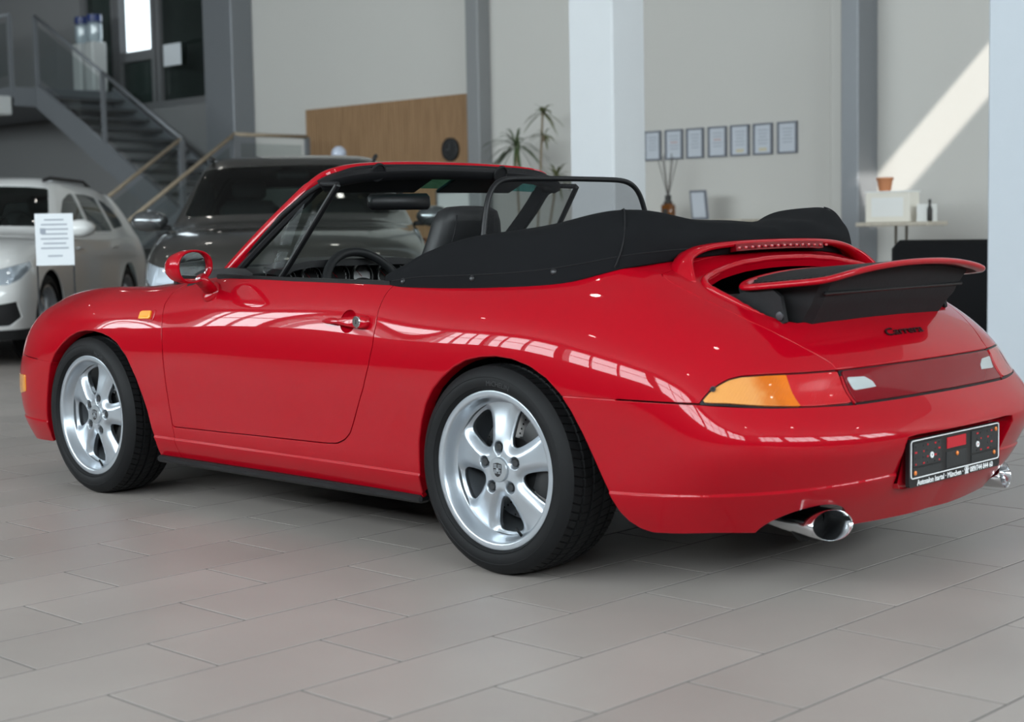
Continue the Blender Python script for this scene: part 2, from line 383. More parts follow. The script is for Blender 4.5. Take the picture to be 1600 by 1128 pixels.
# outlines (measured on the car): side view x,z
DOOR=np.array([(1.50,.90),(1.56,.862),(1.64,.848),(1.715,.832),(1.748,.806),(1.757,.76),(1.742,.70),(1.733,.65),(1.724,.58),(1.720,.51),(1.716,.44),(1.709,.37),(1.701,.318),(1.692,.309),(1.45,.312),(1.15,.317),(.95,.320),(.80,.3225),(.745,.327),(.705,.342),(.675,.365),(.652,.40),(.612,.47),(.583,.52),(.553,.59),(.535,.655),(.531,.72),(.533,.77),(.530,.81),(.520,.845),(.518,.90)])
ARCH_F=np.array([(1.838,.10),(1.836,.17),(1.826,.242),(1.856,.361),(1.88,.42),(1.907,.48),(1.96,.561),(2.024,.613),(2.075,.634),(2.13,.647),(2.19,.654),(2.25,.654),(2.31,.645),(2.37,.625),(2.43,.592),(2.49,.55),(2.535,.50),(2.572,.416),(2.60,.34),(2.62,.28),(2.634,.17),(2.634,.10)])
ARCH_R=np.array([(-.575,.10),(-.575,.176),(-.53,.181),(-.495,.190),(-.470,.207),(-.450,.235),(-.437,.27),(-.418,.32),(-.388,.39),(-.36,.45),(-.325,.51),(-.285,.56),(-.235,.60),(-.17,.632),(-.10,.65),(-.035,.655),(.03,.65),(.09,.638),(.145,.614),(.20,.578),(.245,.54),(.285,.49),(.316,.43),(.338,.366),(.349,.29),(.36,.24),(.372,.195),(.372,.10)])
LID=np.array([(-.30,-1),(-.385,0),(-.388,.30),(-.392,.45),(-.402,.552),(-.414,.566),(-.45,.570),(-.558,.567),(-.625,.556),(-.694,.540),(-.77,.505),(-.83,.470),(-.885,.428),(-1.2,.428),(-1.2,-1)])  # x,y
arch=lambda A:np.minimum(poly_sd(XZ(A),ARCH_F),poly_sd(XZ(A),ARCH_R))+1e3*(A[:,1]<.4)
door=lambda A:poly_sd(XZ(A),DOOR)+1e3*(A[:,1]<.45)
lid0=lambda A:np.where(A[:,2]>.60,poly_sd(A[:,[0,1]],LID),1)
TOPZ=[[17.0,.551],[17.9,.551],[18.2,.6335],[18.86,.6325],[20.02,.6315],[21,.640],[22.5,.643]]
def light_top(A): return A[:,2]-np.interp(A[:,6],[19,19.98,21,22.5],[.6205,.6205,.622,.622])
BOT_U=[16,17.8,18.8,20,21,23]; BOT_Z=[.550,.5495,.538,.530,.531,.532]
LIGHT=np.array([(17.86,.5495),(17.95,.566),(18.06,.584),(18.18,.599),(18.33,.613),(18.50,.620),(18.86,.622),(19.4,.621),(19.95,.6205),(20.03,.530),(19.4,.5305),(18.8,.538),(18.3,.547)])*[.2,1]
REFL=np.array([(19.985,.6205),(21,.622),(23,.622),(23,.532),(22,.532),(21,.531),(20.065,.530)])*[.2,1]
light=lambda A:poly_sd(UZ(A),LIGHT)+1e3*(A[:,6]<17)
refl=lambda A:poly_sd(UZ(A),REFL)+1e3*(A[:,6]<17)
lamps=lambda A:np.minimum(light(A),refl(A))
bump_r=lambda A:np.where((A[:,6]>14.3),A[:,2]-np.interp(A[:,6],BOT_U,BOT_Z),1.0)      # <0 below the split line
bump_f=lambda A:np.where((A[:,6]<6),A[:,2]-np.interp(A[:,6],[0,3,5],[.545,.53,.515]),1.0)
def hood_sd(A):
    H=np.array([(1.5,-1),(1.83,-1),(1.80,.30),(1.80,.46),(2.0,.50),(2.3,.47),(2.55,.40),(2.75,.30),(2.87,.15),(2.89,-1)]); return np.where(A[:,2]>.6,poly_sd(A[:,[0,1]],H),1)
GAP=.0029
def panel(name,fs,offset=0,full=False,right=True,m='red_paint',depth=.014,parent=None,arch_deep=False,roll=.0012,base=None):
    A,Q,L=base if base is not None else (A0,Q0,[])
    for f in fs: A,Q,L=clip(A,Q,L,f)
    A,F=compact(A,Q,L)
    dp=(lambda v:.022 if (v[2]<.67 and (abs(v[0]-2.22)<.43 or abs(v[0]+.04)<.43) and v[2]>.2 and abs(v[1])>.7) else 0) if arch_deep else None
    V,N,F=shell(A,F,offset,depth,roll,full,dp)
    o=mk(name,V,F,m,parent,N)
    if not full and right:
        V2,N2,F2=mirror(V,N,F); mk(name,V2,F2,m,parent,N2)
    return o
car=thing('sports_car','red sports convertible with black folded roof cover and raised rear spoiler','car')
neg=lambda f,g=GAP:(lambda A:-f(A)+g)
pos=lambda f,g=GAP:(lambda A:f(A)+g)
side_x=lambda A:A[:,0]-np.interp(A[:,2],[.0,.30,.37,.51,.65,.70,.76,.80,.84,.87],[1.688,1.7005,1.709,1.72,1.733,1.742,1.757,1.748,1.66,1.5])   # >0 ahead of the door line
# door handle bowl
BOWL_C=(.672,.728); 
bowl=lambda A:np.hypot((A[:,0]-BOWL_C[0])/1.0,(A[:,2]-BOWL_C[1])/.95)-.040+1e3*(A[:,1]<.45)
panel('door',[pos(door),neg(bowl,0)],parent=car)
panel('front_fender',[lambda A:-side_x(A)+GAP*.8,neg(door),neg(arch,0),neg(bump_f),neg(hood_sd)],parent=car,arch_deep=True)
panel('rear_quarter_panel',[lambda A:side_x(A)+GAP*.8,neg(door),neg(arch,0),neg(bump_r,.004),neg(lid0),neg(light,.001),neg(refl,.001),
      lambda A:-(A[:,6]-8)],parent=car,arch_deep=True)
panel('hood',[pos(hood_sd)],full=True,parent=car)
panel('front_bumper',[pos(bump_f),neg(arch,0),lambda A:A[:,6]-6],full=True,parent=car,arch_deep=True)
# licence plate recess outline y,z on the tail
PLATE=np.array([(-1,.438),(0,.438),(.26,.438),(.303,.434),(.312,.415),(.292,.30),(.282,.284),(.26,.280),(0,.280),(-1,.280)])
plate_sd=lambda A:poly_sd(A[:,[1,2]],PLATE)+1e3*(A[:,6]<19)
EXH=smooth_poly([(-.95,.62),(-.80,.60),(-.78,.50),(-.80,.43),(-.95,.42),(-1.1,.44),(-1.1,.60)])
exh=lambda A:np.hypot((A[:,1]-.525)/.115,(A[:,2]-.195)/.072)-1+1e3*(A[:,6]<18)
panel('rear_bumper',[pos(bump_r,.003),neg(arch,0),neg(plate_sd,0),lambda A:-exh(A)*.08],full=True,parent=car,arch_deep=True)
# engine lid with the opening for the spoiler
HOLE=np.array([(-.30,-1),(-.455,0),(-.457,.22),(-.468,.36),(-.488,.455),(-.515,.487),(-.545,.498),(-.60,.495),(-.655,.484),(-.70,.466),(-.735,.437),(-.757,.40),(-.768,.30),(-.778,.12),(-.78,0),(-.78,-1)])
hole=lambda A:np.where(A[:,2]>.60,poly_sd(A[:,[0,1]],HOLE),1)
panel('engine_lid',[pos(lid0),neg(hole,0),lambda A:-(light_top(A))+GAP],full=True,parent=car,depth=.022,roll=.004)
# black inner shell behind every gap
A,Q,L=A0,Q0,[]
A,Q,L=clip(A,Q,L,lambda A:-arch(A)-.004); A,Q,L=clip(A,Q,L,neg(hole,.004)); A,Q,L=clip(A,Q,L,neg(plate_sd,.004)); A,Q,L=clip(A,Q,L,neg(bowl,0))
A,Q,L=clip(A,Q,L,lambda A:-exh(A)*.08); A,F=compact(A,Q,L); V,N,F=shell(A,F,-.0165,0,0,True); mk('inner_shell',V,F,'inner_black',car,N)
# ---------------------------------------------------------------- wheels (local axis +y points outwards)
RIMW=np.array([(0,.080),(.017,.088),(.031,.108),(.043,.132),(.052,.155),(.054,.172),(.046,.184),(.026,.190),(0,.1915),(-.026,.190),(-.046,.184),(-.054,.172),(-.052,.155),(-.043,.132),(-.031,.108),(-.017,.088)])
def rim_mesh(dep,width):
    win=curve1(RIMW*[.93,1],80,closed=True)
    r=np.concatenate([np.linspace(.004,.05,8),np.linspace(.053,.079,14),np.linspace(.081,.1975,46)]); nt=300
    th=np.linspace(0,2*np.pi,nt,endpoint=False)
    R,T=np.meshgrid(r,th,indexing='ij'); x=R*np.cos(T); z=R*np.sin(T)
    best=np.full(R.size,1e9)
    for k in range(5):
        a=np.pi/2+np.pi/5+k*2*np.pi/5; c,s=np.cos(a),np.sin(a)
        lx=(-x*s+z*c).ravel(); lr=(x*c+z*s).ravel(); best=np.minimum(best,poly_sd(np.stack([lx,lr],-1),win))
    d=best.reshape(R.shape)
    t=np.clip((R-.06)/.135,0,1); t=t*t*(3-2*t)
    w=-.024-(dep-.024)*t
    e=np.clip(1-d/.030,0,1); w=w-.017*e*e
    for k in range(5):
        a=np.pi/2+k*2*np.pi/5; h=np.hypot(x-.065*np.cos(a),z-.065*np.sin(a)); q=np.clip((.0195-h)/.006,0,1); q=q*q*(3-2*q); w=w-.020*q
    P=np.stack([x,w,z],-1); a=np.roll(P,-1,1)-np.roll(P,1,1); b=np.gradient(P,axis=0); n=np.cross(b,a); n/=np.linalg.norm(n,axis=-1,keepdims=True)
    n*=np.sign(n[...,1:2]+1e-9)
    A=np.concatenate([P.reshape(-1,3),n.reshape(-1,3),np.zeros((P.size//3,1))],1)
    ij=np.arange(R.size).reshape(R.shape); j2=np.roll(ij,-1,1)
    Q=np.stack([ij[:-1],j2[:-1],j2[1:],ij[1:]],-1).reshape(-1,4)
    dd=best
    A,Q,L=clip(A,Q,[],lambda A_:np.concatenate([-dd,np.zeros(0)]) if len(A_)==len(dd) else None)
    A,F=compact(A,Q,L)
    # make the winding face outwards
    f0=F[len(F)//2]; v=A[:,:3]; nn=np.cross(v[f0[1]]-v[f0[0]],v[f0[2]]-v[f0[0]])
    if nn[1]<0: F=[tuple(f)[::-1] for f in F]
    V,N,F=shell(A,F,0,.022,.004,noflange=lambda p:np.hypot(p[0],p[2])>.197 or np.hypot(p[0],p[2])<.01)
    # barrel and lip
    prof=[(.1975,-dep),(.2005,-dep+.002),(.205,-dep+.012),(.2095,-.020),(.2125,-.009),(.2150,-.003),(.2185,-.0005),(.2230,.0005),(.2330,.0),(.2362,-.0015),(.2372,-.006),(.2360,-.012),(.225,-.03),(.215,-width)]
    back=[(.1975,-dep),(.200,-dep-.012),(.198,-width)]
    n0=len(V); VV=list(map(tuple,V)); FF=list(F); NN=list(map(tuple,N))
    for pr in (prof,back):
        pts=np.array(pr); tan=np.gradient(pts,axis=0); tan/=np.linalg.norm(tan,axis=1,keepdims=True); nr=np.stack([-tan[:,1],tan[:,0]],-1)
        if pr is prof: nr=nr if nr[6,1]>0 else -nr
        else: nr=np.stack([-np.ones(3),np.zeros(3)],-1)
        b=len(VV); m=120
        for (rr,ww),(a_,b_) in zip(pr,nr):
            for k in range(m):
                t=2*np.pi*k/m; VV.append((rr*np.cos(t),ww,rr*np.sin(t))); NN.append((a_*np.cos(t),b_,a_*np.sin(t)))
        for j in range(len(pr)-1):
            for k in range(m):
                k2=(k+1)%m; FF.append((b+j*m+k,b+j*m+k2,b+(j+1)*m+k2,b+(j+1)*m+k) if pr is prof else (b+j*m+k,b+(j+1)*m+k,b+(j+1)*m+k2,b+j*m+k2))
    return VV,NN,FF
def tyre_mesh(width):
    cw=-width/2+.006; hw=width/2+.006
    side=[(.226,-.012),(.2335,-.004),(.238,.004),(.243,.0085),(.2445,.0075),(.246,.010),(.256,.0135),(.268,.014),(.2745,.0125),(.276,.0135),(.284,.010),(.293,.004),(.301,-.003),(.3065,-.010)]
    prof=[(r,w) for r,w in side]
    tr=[]; a=-.016; b=-width+.028
    R0=.3125; grooves=[(.16,.010),(.36,.011),(.62,.011),(.84,.010)]
    ts=[0]
    for g,gw in grooves: ts+=[g-gw/2/ (a-b),g-gw/2/(a-b)+.012,g+gw/2/(a-b)-.012,g+gw/2/(a-b)]
    ts.append(1)
    for t in ts:
        w=a+(b-a)*t; r=R0-.006*(2*t-1)**4
        dpt=any(abs(t-g)<gw/2/(a-b)-.004 for g,gw in grooves)
        tr.append((r-(.0075 if dpt else 0),w))
    inner=[(r,-width+.012-w) for r,w in side[::-1]]
    prof=prof+tr+inner
    na=75; sub=[0,.36,.44,.92]     # four angular samples per tread block: groove between .36 and .44
    th=np.array([(k+s)*2*np.pi/na for k in range(na) for s in (0,.40,.46,.54,.60)]); gm=np.array([0,0,1,1,0]*na,float)
    V=[];n=len(th)
    for j,(r,w) in enumerate(prof):
        sh=1 if (14<=j<16 or 29<=j) and r>.296 else 0
        mid=1 if 16<=j<len(side)+len(tr)-1 else 0
        for t,g in zip(th,gm):
            sk=.05*math.sin((w+.12)*26) if j>=12 else 0
            rr=r-(.0055*g*sh) -(.0030*g*mid)
            V.append((rr*np.cos(t+sk),w,rr*np.sin(t+sk)))
    F=[]
    for j in range(len(prof)-1):
        for k in range(n): F.append((j*n+k,(j+1)*n+k,(j+1)*n+(k+1)%n,j*n+(k+1)%n))
    return V,F
def crest(parent):
    sh=[(-.0,-.016),(-.006,-.0135),(-.011,-.007),(-.0125,.001),(-.0125,.013),(0,.0155),(.0125,.013),(.0125,.001),(.011,-.007),(.006,-.0135)]
    b=MB().prism([(x,z) for x,z in sh],.0,.0016,'xz'); o=b.build('crest_badge','crest_dark',parent,loc=(0,-.0175,0))
    s=MB()
    for q,(x0,x1,z0,z1) in enumerate([(-.0115,-.001,.003,.0125),(.001,.0115,.003,.0125),(-.0105,-.001,-.009,.001),(.001,.0105,-.009,.001)]):
        for k in range(3):
            if q in(0,3): 
                xx=x0+(x1-x0)*(k+.5)/3; s.box((xx,.0018,(z0+z1)/2),(.0016,.001,(z1-z0)*.9))
            else:
                zz=z0+(z1-z0)*(k+.5)/3; s.box(((x0+x1)/2,.0018,zz),((x1-x0)*.85,.001,.0016))
    s.box((0,.002,-.0),(.006,.0012,.0075))
    s.build('crest_relief','silver_wheel',o); o.scale=(1.35,1,1.35)
mat('crest_dark',(.03,.03,.032),.4,metal=.5)
mat('cap_silver',(.42,.45,.48),.35,metal=.8)
mat('lug_grey',(.05,.052,.055),.45,metal=.6)
mat('hole_black',(.004,.004,.004),.8)
mat('caliper',(.02,.02,.021),.5)
mat('tyre_letter',(.028,.028,.030),.5)
def bend_text(txt,size,r,mid):
    V,F=text_mesh(txt,size,depth=.0008); out=[]
    for x,y,z in V:
        a=mid+x/r; rr=r+y; out.append((rr*math.cos(a),z+.0135 if False else z,rr*math.sin(a)))
    return out,F
def make_wheel(parent,x,y,side,dep,width,rot,zc=.3118):
    V,N,F=rim_mesh(dep,width-.03)
    w=mk('wheel',V,F,'silver_wheel',parent,N,loc=(x,y,zc),rot=(0,0,0)); w['label']='silver five-spoke alloy wheel'
    tv,tf=tyre_mesh(width); ty=mk('tyre',tv,tf,'tyre',w,angle=28)
    for txt,mid,sz in(('MICHELIN',math.radians(101),.021),):
        bv,bf=bend_text(txt,sz,.2565,mid); mk('tyre_lettering',bv,bf,'tyre_letter',ty,smooth=False,loc=(0,.0136,0))
    c=MB().lathe([(.037,-.026),(.037,-.0205),(.0345,-.0175),(.024,-.0165),(.0005,-.0163)],28,ax='y').build('centre_cap','cap_silver',w,angle=40)
    crest(c)
    c.children[0].rotation_euler=(0,-rot,0)
    for k in range(5):
        a=np.pi/2+k*2*np.pi/5
        MB().lathe([(.0118,-.05),(.0118,-.032),(.010,-.028),(.006,-.0275),(.0005,-.029)],14,ax='y',c=(.065*math.cos(a),0,.065*math.sin(a))).build('lug_nut','lug_grey',w,angle=40)
    a=math.radians(-110); MB().tube([(.205*math.cos(a),-.03,.205*math.sin(a)),(.18*math.cos(a),-.018,.18*math.sin(a))],.0042,8).build('valve','black_rubber',w,smooth=True)
    # disc, hub and caliper sit on the car, not on the turning wheel's face
    dz=-dep-.075
    d=MB().lathe([(.055,dz-.02),(.085,dz-.002),(.085,dz),(.160,dz),(.1605,dz-.024),(.09,dz-.024)],48,ax='y',caps=False).build('brake_disc','steel_disc',w,angle=30)
    hb=MB()
    for k in range(20):
        for j in range(5):
            a=2*math.pi*(k+j*.2)/20; rr=.096+.0145*j; hb.lathe([(.0036,dz+.0006),(.0001,dz+.0008)],7,ax='y',c=(rr*math.cos(a),0,rr*math.sin(a)),caps=False)
    tag(hb.build('drilled_hole','hole_black',d),kind='stuff')
    MB().lathe([(.088,dz-.03),(.088,dz+.03),(.05,dz+.03),(.001,dz+.03)],32,ax='y').build('hub_bell','caliper',w,angle=35)
    c0,c1=((math.radians(120),math.radians(215)) if side>0 else (math.radians(-35),math.radians(60)))
    MB().lathe([(.10,dz-.05),(.10,dz+.045),(.135,dz+.05),(.175,dz+.03),(.178,dz-.05)],20,ax='y',a0=c0,a1=c1).build('brake_caliper','caliper',w,angle=35)
    w.rotation_euler=(0,rot,0 if side>0 else math.pi)
    if side>0:      # caliper and crest stay upright while the wheel is turned
        pass
    return w
_wr=make_wheel(car,0,.845,1,.046,.236,math.radians(3))
_wf=make_wheel(car,2.272,.803,1,.040,.205,math.radians(-14))
for o,x,y in((_wr,0,-.845),(_wf,2.272,-.803)):
    c=copy_tree(o,car); c.location=(x,y,.3118); c.rotation_euler=(0,0,math.pi)
# wheel housings, underbody
def housing(x,ymax,poly,nm):
    P=np.array(poly); P=P[(P[:,1]>.12)]; c=np.array([x,.31]); P=c+(P-c)*np.where(P[:,1:]>.30,1.045,1.03); P=P[P[:,1]>.215]
    b=MB(); n=len(P); V=[];F=[]
    for y in (ymax,.48):
        V+=[(p[0],min(y,float(np.interp(p[1],[.2,.45,.58],[.745,.78,ymax]))),p[1]) for p in P]
    F+=[(i,i+1,n+i+1,n+i) for i in range(n-1)]; F.append(tuple(range(n,2*n)))
    for s in(1,-1): mk(nm,[(v[0],s*v[1],v[2]) for v in V],F,'inner_black',car,smooth=False)
housing(0,.835,ARCH_R,'wheel_housing'); housing(2.23,.80,ARCH_F,'wheel_housing')
b=MB()
b.box((1.05,0,.195),(1.45,1.50,.05)); b.box((-.50,0,.245),(.36,1.1,.06)); b.box((2.80,0,.22),(.35,1.2,.06)); b.box((1.1,0,.22),(3.6,.94,.05))
b.build('underbody','inner_black',car)
for s in(1,-1):
    MB().box((1.10,s*.775,.178),(1.46,.045,.026),bev=.008).build('sill_trim','black_trim',car)
# exhausts
for s in(1,-1):
    V=[];F=[];nseg=36
    prof=[(.0,1.0,1.0),(.004,1.03,1.03),(.0,1.05,1.05),(.03,1.05,1.05),(.14,.92,.92),(.20,.80,.80)]
    rows=[(-.006,.93,.93,0),( .06,.90,.90,1)]
    def ring(dx,ky,kz,tilt=1):
        return [(dx+ (math.cos(t)*0)+ (.045*math.sin(t)*0),.074*ky*math.cos(t),.041*kz*math.sin(t)) for t in np.linspace(0,2*math.pi,nseg,endpoint=False)]
    rs=[ring(.26,.70,.75),ring(.14,.92,.95),ring(.03,1.0,1.0),ring(.002,1.0,1.0),ring(-.002,.975,.965),ring(.0,.94,.93),ring(.05,.92,.91),ring(.20,.7,.75)]
    # slanted mouth: the lower edge reaches further back
    for r in rs:
        V+=[(x+.22*z,y,z) for (x,y,z) in r]
    for j in range(len(rs)-1):
        for k in range(nseg):
            k2=(k+1)%nseg; F.append((j*nseg+k,j*nseg+k2,(j+1)*nseg+k2,(j+1)*nseg+k))
    e=MB().add(V,F).build('exhaust_tip','chrome',car,angle=50,loc=(-.945 if s>0 else -.912,s*.522,.214),rot=(0,0,math.radians(-14*s))); 
    MB().lathe([(.06,0),(.0005,0)],24,ax='x',caps=False).build('exhaust_bore','hole_black',e,loc=(.10,0,0))
    MB().tube([(-.75,s*.50,.225),(-.5,s*.45,.24)],.035,12).build('exhaust_pipe','dark_metal',car,smooth=True)
MB().lathe([(.09,-.45),(.11,-.43),(.11,.43),(.09,.45)],24,ax='y',c=(-.66,0,.30)).build('silencer','dark_metal',car,angle=40)
# ---------------------------------------------------------------- car details
def amber_mat():
    m=mat('lens_amber',(.75,.20,.01),.12,coat=1,spec=.2,coat_ior=1.4); nt=m.node_tree; b=nt.nodes['Principled BSDF']
    g=nt.nodes.new('ShaderNodeTexCoord'); sx=nt.nodes.new('ShaderNodeSeparateXYZ'); nt.links.new(g.outputs['Object'],sx.inputs[0])
    n=nt.nodes.new('ShaderNodeTexNoise'); n.inputs['Scale'].default_value=18; nt.links.new(g.outputs['Object'],n.inputs['Vector'])
    ad=nt.nodes.new('ShaderNodeMath'); ad.operation='MULTIPLY_ADD'; ad.inputs[1].default_value=.09; nt.links.new(n.outputs['Fac'],ad.inputs[0]); nt.links.new(sx.outputs['Y'],ad.inputs[2])
    r=nt.nodes.new('ShaderNodeValToRGB'); e=r.color_ramp.elements; e[0].position=.66; e[0].color=(.60,.135,.003,1); e[1].position=.80; e[1].color=(.62,.27,.07,1)
    e2=r.color_ramp.elements.new(.735); e2.color=(.60,.25,.07,1); e3=r.color_ramp.elements.new(.70); e3.color=(.50,.11,.003,1)
    nt.links.new(ad.outputs[0],r.inputs['Fac']); nt.links.new(r.outputs['Color'],b.inputs['Base Color'])
    w=nt.nodes.new('ShaderNodeTexWave'); w.inputs['Scale'].default_value=45; w.bands_direction='DIAGONAL'; nt.links.new(g.outputs['Object'],w.inputs['Vector'])
    bp=nt.nodes.new('ShaderNodeBump'); bp.inputs['Strength'].default_value=.25; bp.inputs['Distance'].default_value=.002; nt.links.new(w.outputs['Fac'],bp.inputs['Height']); nt.links.new(bp.outputs['Normal'],b.inputs['Normal'])
    return m
amber_mat()
def ribbed(name,col,scale=60,dirn='Z',st=.25):
    m=mat(name,col,.10,coat=1,spec=.2,coat_ior=1.4); nt=m.node_tree; b=nt.nodes['Principled BSDF']; g=nt.nodes.new('ShaderNodeTexCoord')
    w=nt.nodes.new('ShaderNodeTexWave'); w.inputs['Scale'].default_value=scale; w.bands_direction=dirn; nt.links.new(g.outputs['Object'],w.inputs['Vector'])
    bp=nt.nodes.new('ShaderNodeBump'); bp.inputs['Strength'].default_value=st; bp.inputs['Distance'].default_value=.002; nt.links.new(w.outputs['Fac'],bp.inputs['Height']); nt.links.new(bp.outputs['Normal'],b.inputs['Normal'])
    return m
ribbed('lens_red',(.42,.003,.008),70,'DIAGONAL',.2); ribbed('lens_clear',(.42,.46,.47),120,'DIAGONAL',.5)
mat('lens_dark_red',(.16,.001,.006),.1,coat=.6,coat_rough=.01,spec=.05,coat_ior=1.4)
mat('screw_bright',(.75,.72,.66),.3,metal=.8); mat('amber_marker',(.85,.32,.02),.15,coat=1); mat('white_print',(.82,.83,.84),.5)
mat('plate_black',(.010,.010,.011),.4); mat('plate_dark',(.022,.023,.024),.55,bump=(120,.2)); mat('rust_screw',(.75,.22,.05),.4,metal=.3); mat('red_plain',(.48,.008,.02),.4)
mat('grille_black',(.008,.008,.009),.5,spec=.3); mat('bellows_black',(.015,.015,.016),.7,bump=(70,.3),spec=.2); mat('script_black',(.02,.004,.005),.35)
AMB=lambda A:A[:,6]*.2-np.interp(A[:,2],[.52,.63],[19.255*.2,19.10*.2])
def lens(name,fs,off,m,full=False,right=True,depth=.006,parent=None,roll=.0015): return panel(name,fs,off,full,right,m,depth,parent or car,roll=roll)
# gasket strips behind the lamps
lens('lamp_gasket',[pos(light,.0006)],-.006,'black_trim',depth=.01)
lens('lamp_gasket',[pos(refl,.0006)],-.006,'black_trim',full=True,depth=.01)
lens('amber_lens',[pos(light,.0062),lambda A:AMB(A)+.0006],.0005,'lens_amber')
lens('red_lens',[pos(light,.0062),lambda A:-AMB(A)+.0006],.0005,'lens_red')
lens('centre_reflector',[pos(refl,.0058)],-.0005,'lens_dark_red',full=True)
CLR=np.array([(20.07,.597),(20.40,.5945),(20.53,.580),(20.56,.567),(20.14,.564)])*[.2,1]
lens('reversing_lamp',[lambda A:poly_sd(UZ(A),CLR)+1e3*(A[:,6]<19)],.0018,'lens_clear')
for s in(1,-1):   # lamp fixing screws
    MB().lathe([(.0075,-.004),(.0075,.003),(.0042,.0032),(.004,-.002),(.0003,-.002)],16,ax='y').build('lamp_screw','dark_metal',car,angle=40,loc=(-.741,s*.772,.588),rot=(0,0,s*math.radians(32)))
# side marker, front indicators
def patch(name,poly,off,m,ax=(0,2),parent=None,roll=.003,depth=.012):
    return panel(name,[lambda A:poly_sd(A[:,list(ax)],np.array(poly))+1e3*(A[:,1]<.3)],off,m=m,depth=depth,parent=car,roll=roll)
patch('side_marker',[(1.888,.703),(1.886,.728),(1.822,.730),(1.820,.706)],.010,'amber_marker')
patch('side_marker_base',[(1.894,.698),(1.892,.733),(1.800,.735),(1.803,.698)],.003,'red_paint')
lens('front_indicator',[lambda A:poly_sd(UZ(A),np.array([(3.25,.435),(4.02,.442),(4.0,.375),(3.6,.36),(3.25,.365)])*[.2,1])+1e3*(A[:,6]>7)],.003,'amber_marker')
# door handle: bowl and lever with lock
for s in(1,-1):
    V=[];F=[];N=[];nr,nt_=8,40
    yb=.8205
    for i in range(nr):
        q=i/(nr-1); rr=.0405*(1-q)+.0005; dp=.026*(1-(1-q)**2.2)
        for k in range(nt_):
            t=2*math.pi*k/nt_; x=BOWL_C[0]+rr*math.cos(t); z=BOWL_C[1]+rr*.95*math.sin(t)
            y0=float(np.interp(z,[.68,.70,.73,.76,.775],[.8275,.8245,.8175,.8085,.803]))+.0035*(.672-x)/.04*.4
            V.append((x,s*(y0-dp-.001),z))
    for i in range(nr-1):
        for k in range(nt_):
            k2=(k+1)%nt_; q=(i*nt_+k,i*nt_+k2,(i+1)*nt_+k2,(i+1)*nt_+k); F.append(q if s<0 else q[::-1])
    hb=mk('handle_bowl',V,F,'red_paint',car,smooth=True)
    out=[(.792,.7275),(.772,.7345),(.745,.738),(.72,.7345),(.69,.740),(.64,.7455),(.60,.748),(.573,.746),(.562,.738),(.560,.726),(.566,.714),(.585,.709),(.63,.711),(.69,.7165),(.72,.7205),(.745,.718),(.772,.720)]
    out=curve1(out,48,closed=True); c=np.array([.68,.728]); V=[];F=[]
    for q,(sc,dy) in enumerate([(1.0,-.006),(1.0,.010),(.93,.0185),(.72,.0225),(.35,.0235),(.02,.0235)]):
        for p in out:
            pp=c+(p-c)*([sc,1-(1-sc)*1.0]); y0=.8185+.003*(c[0]-pp[0])/.1-.012*(pp[1]-.728)/.03*.5
            V.append((pp[0],s*(y0+dy),pp[1]))
    n=len(out)
    for q in range(5):
        for k in range(n):
            k2=(k+1)%n; f=(q*n+k,q*n+k2,(q+1)*n+k2,(q+1)*n+k); F.append(f if s<0 else f[::-1])
    hd=mk('door_handle',V,F,'red_paint',car,smooth=True)
    lk=MB().lathe([(.0185,.012),(.0185,.0245),(.0165,.0262),(.0003,.0262)],28,ax='y').build('lock_cylinder','chrome',hd,angle=40,loc=(.600,s*.8200,.7295),rot=(0,0,0 if s>0 else math.pi))
    MB().box((0,.0265,0),(.003,.001,.013)).build('key_slot','hole_black',hd,loc=(.600,s*.8200,.7295),rot=(0,0,0 if s>0 else math.pi))
# door top trim strips
for s in(1,-1):
    pts=[(1.50,.712,.866),(1.35,.727,.8625),(1.04,.737,.8585),(.75,.740,.8550),(.54,.7385,.8525)]
    b=MB()
    for a,c in zip(pts,pts[1:]): b.bar((a[0]+.002,s*a[1],a[2]-.004),(c[0]-.002,s*c[1],c[2]-.004),.030,.016)
    b.build('door_top_trim','black_trim',car)
# ---------------------------------------------------------------- windscreen frame
def sweep(path,profile,closed_profile=True,upv=None):
    """profile (a,b): a along side vector, b along up vector"""
    P=[Vector(p) for p in path]; m=len(P); V=[];n=len(profile)
    for i in range(m):
        t=(P[min(i+1,m-1)]-P[max(i-1,0)]).normalized(); u=Vector(upv[i]) if upv is not None else Vector((0,0,1))
        u=(u-t*u.dot(t)).normalized(); w=t.cross(u)
        for a,b in profile: V.append(P[i]+w*a+u*b)
    F=[(i*n+k,i*n+(k+1)%n,(i+1)*n+(k+1)%n,(i+1)*n+k) for i in range(m-1) for k in range(n)]
    F+=[tuple(range(n))[::-1],tuple((m-1)*n+k for k in range(n))]
    return V,F
FR=[(1.535,.692,.850),(1.44,.678,.925),(1.32,.656,1.018),(1.20,.628,1.110),(1.115,.597,1.180),(1.075,.562,1.216),(1.062,.505,1.235),(1.075,.40,1.247),(1.092,.27,1.254),(1.103,.13,1.258),(1.107,0,1.259)]
half=curve1(FR,44); path=np.concatenate([half,(half*[1,-1,1])[::-1][1:]])
cen=np.array([1.25,0,1.02])
ups=[]   # outward direction of the frame
for q in path:
    ups.append((.18,q[1]*1.15,(q[2]-.80)*1.5 if abs(q[1])<.6 else .28))
rp=[(-.026,-.010),(-.024,.004),(-.012,.009),(.004,.009),(.014,.004),(.018,-.010)]
V,F=sweep(path,rp,upv=ups); b=MB().add(V,F); b.build('windscreen_frame','red_paint',car,angle=45)
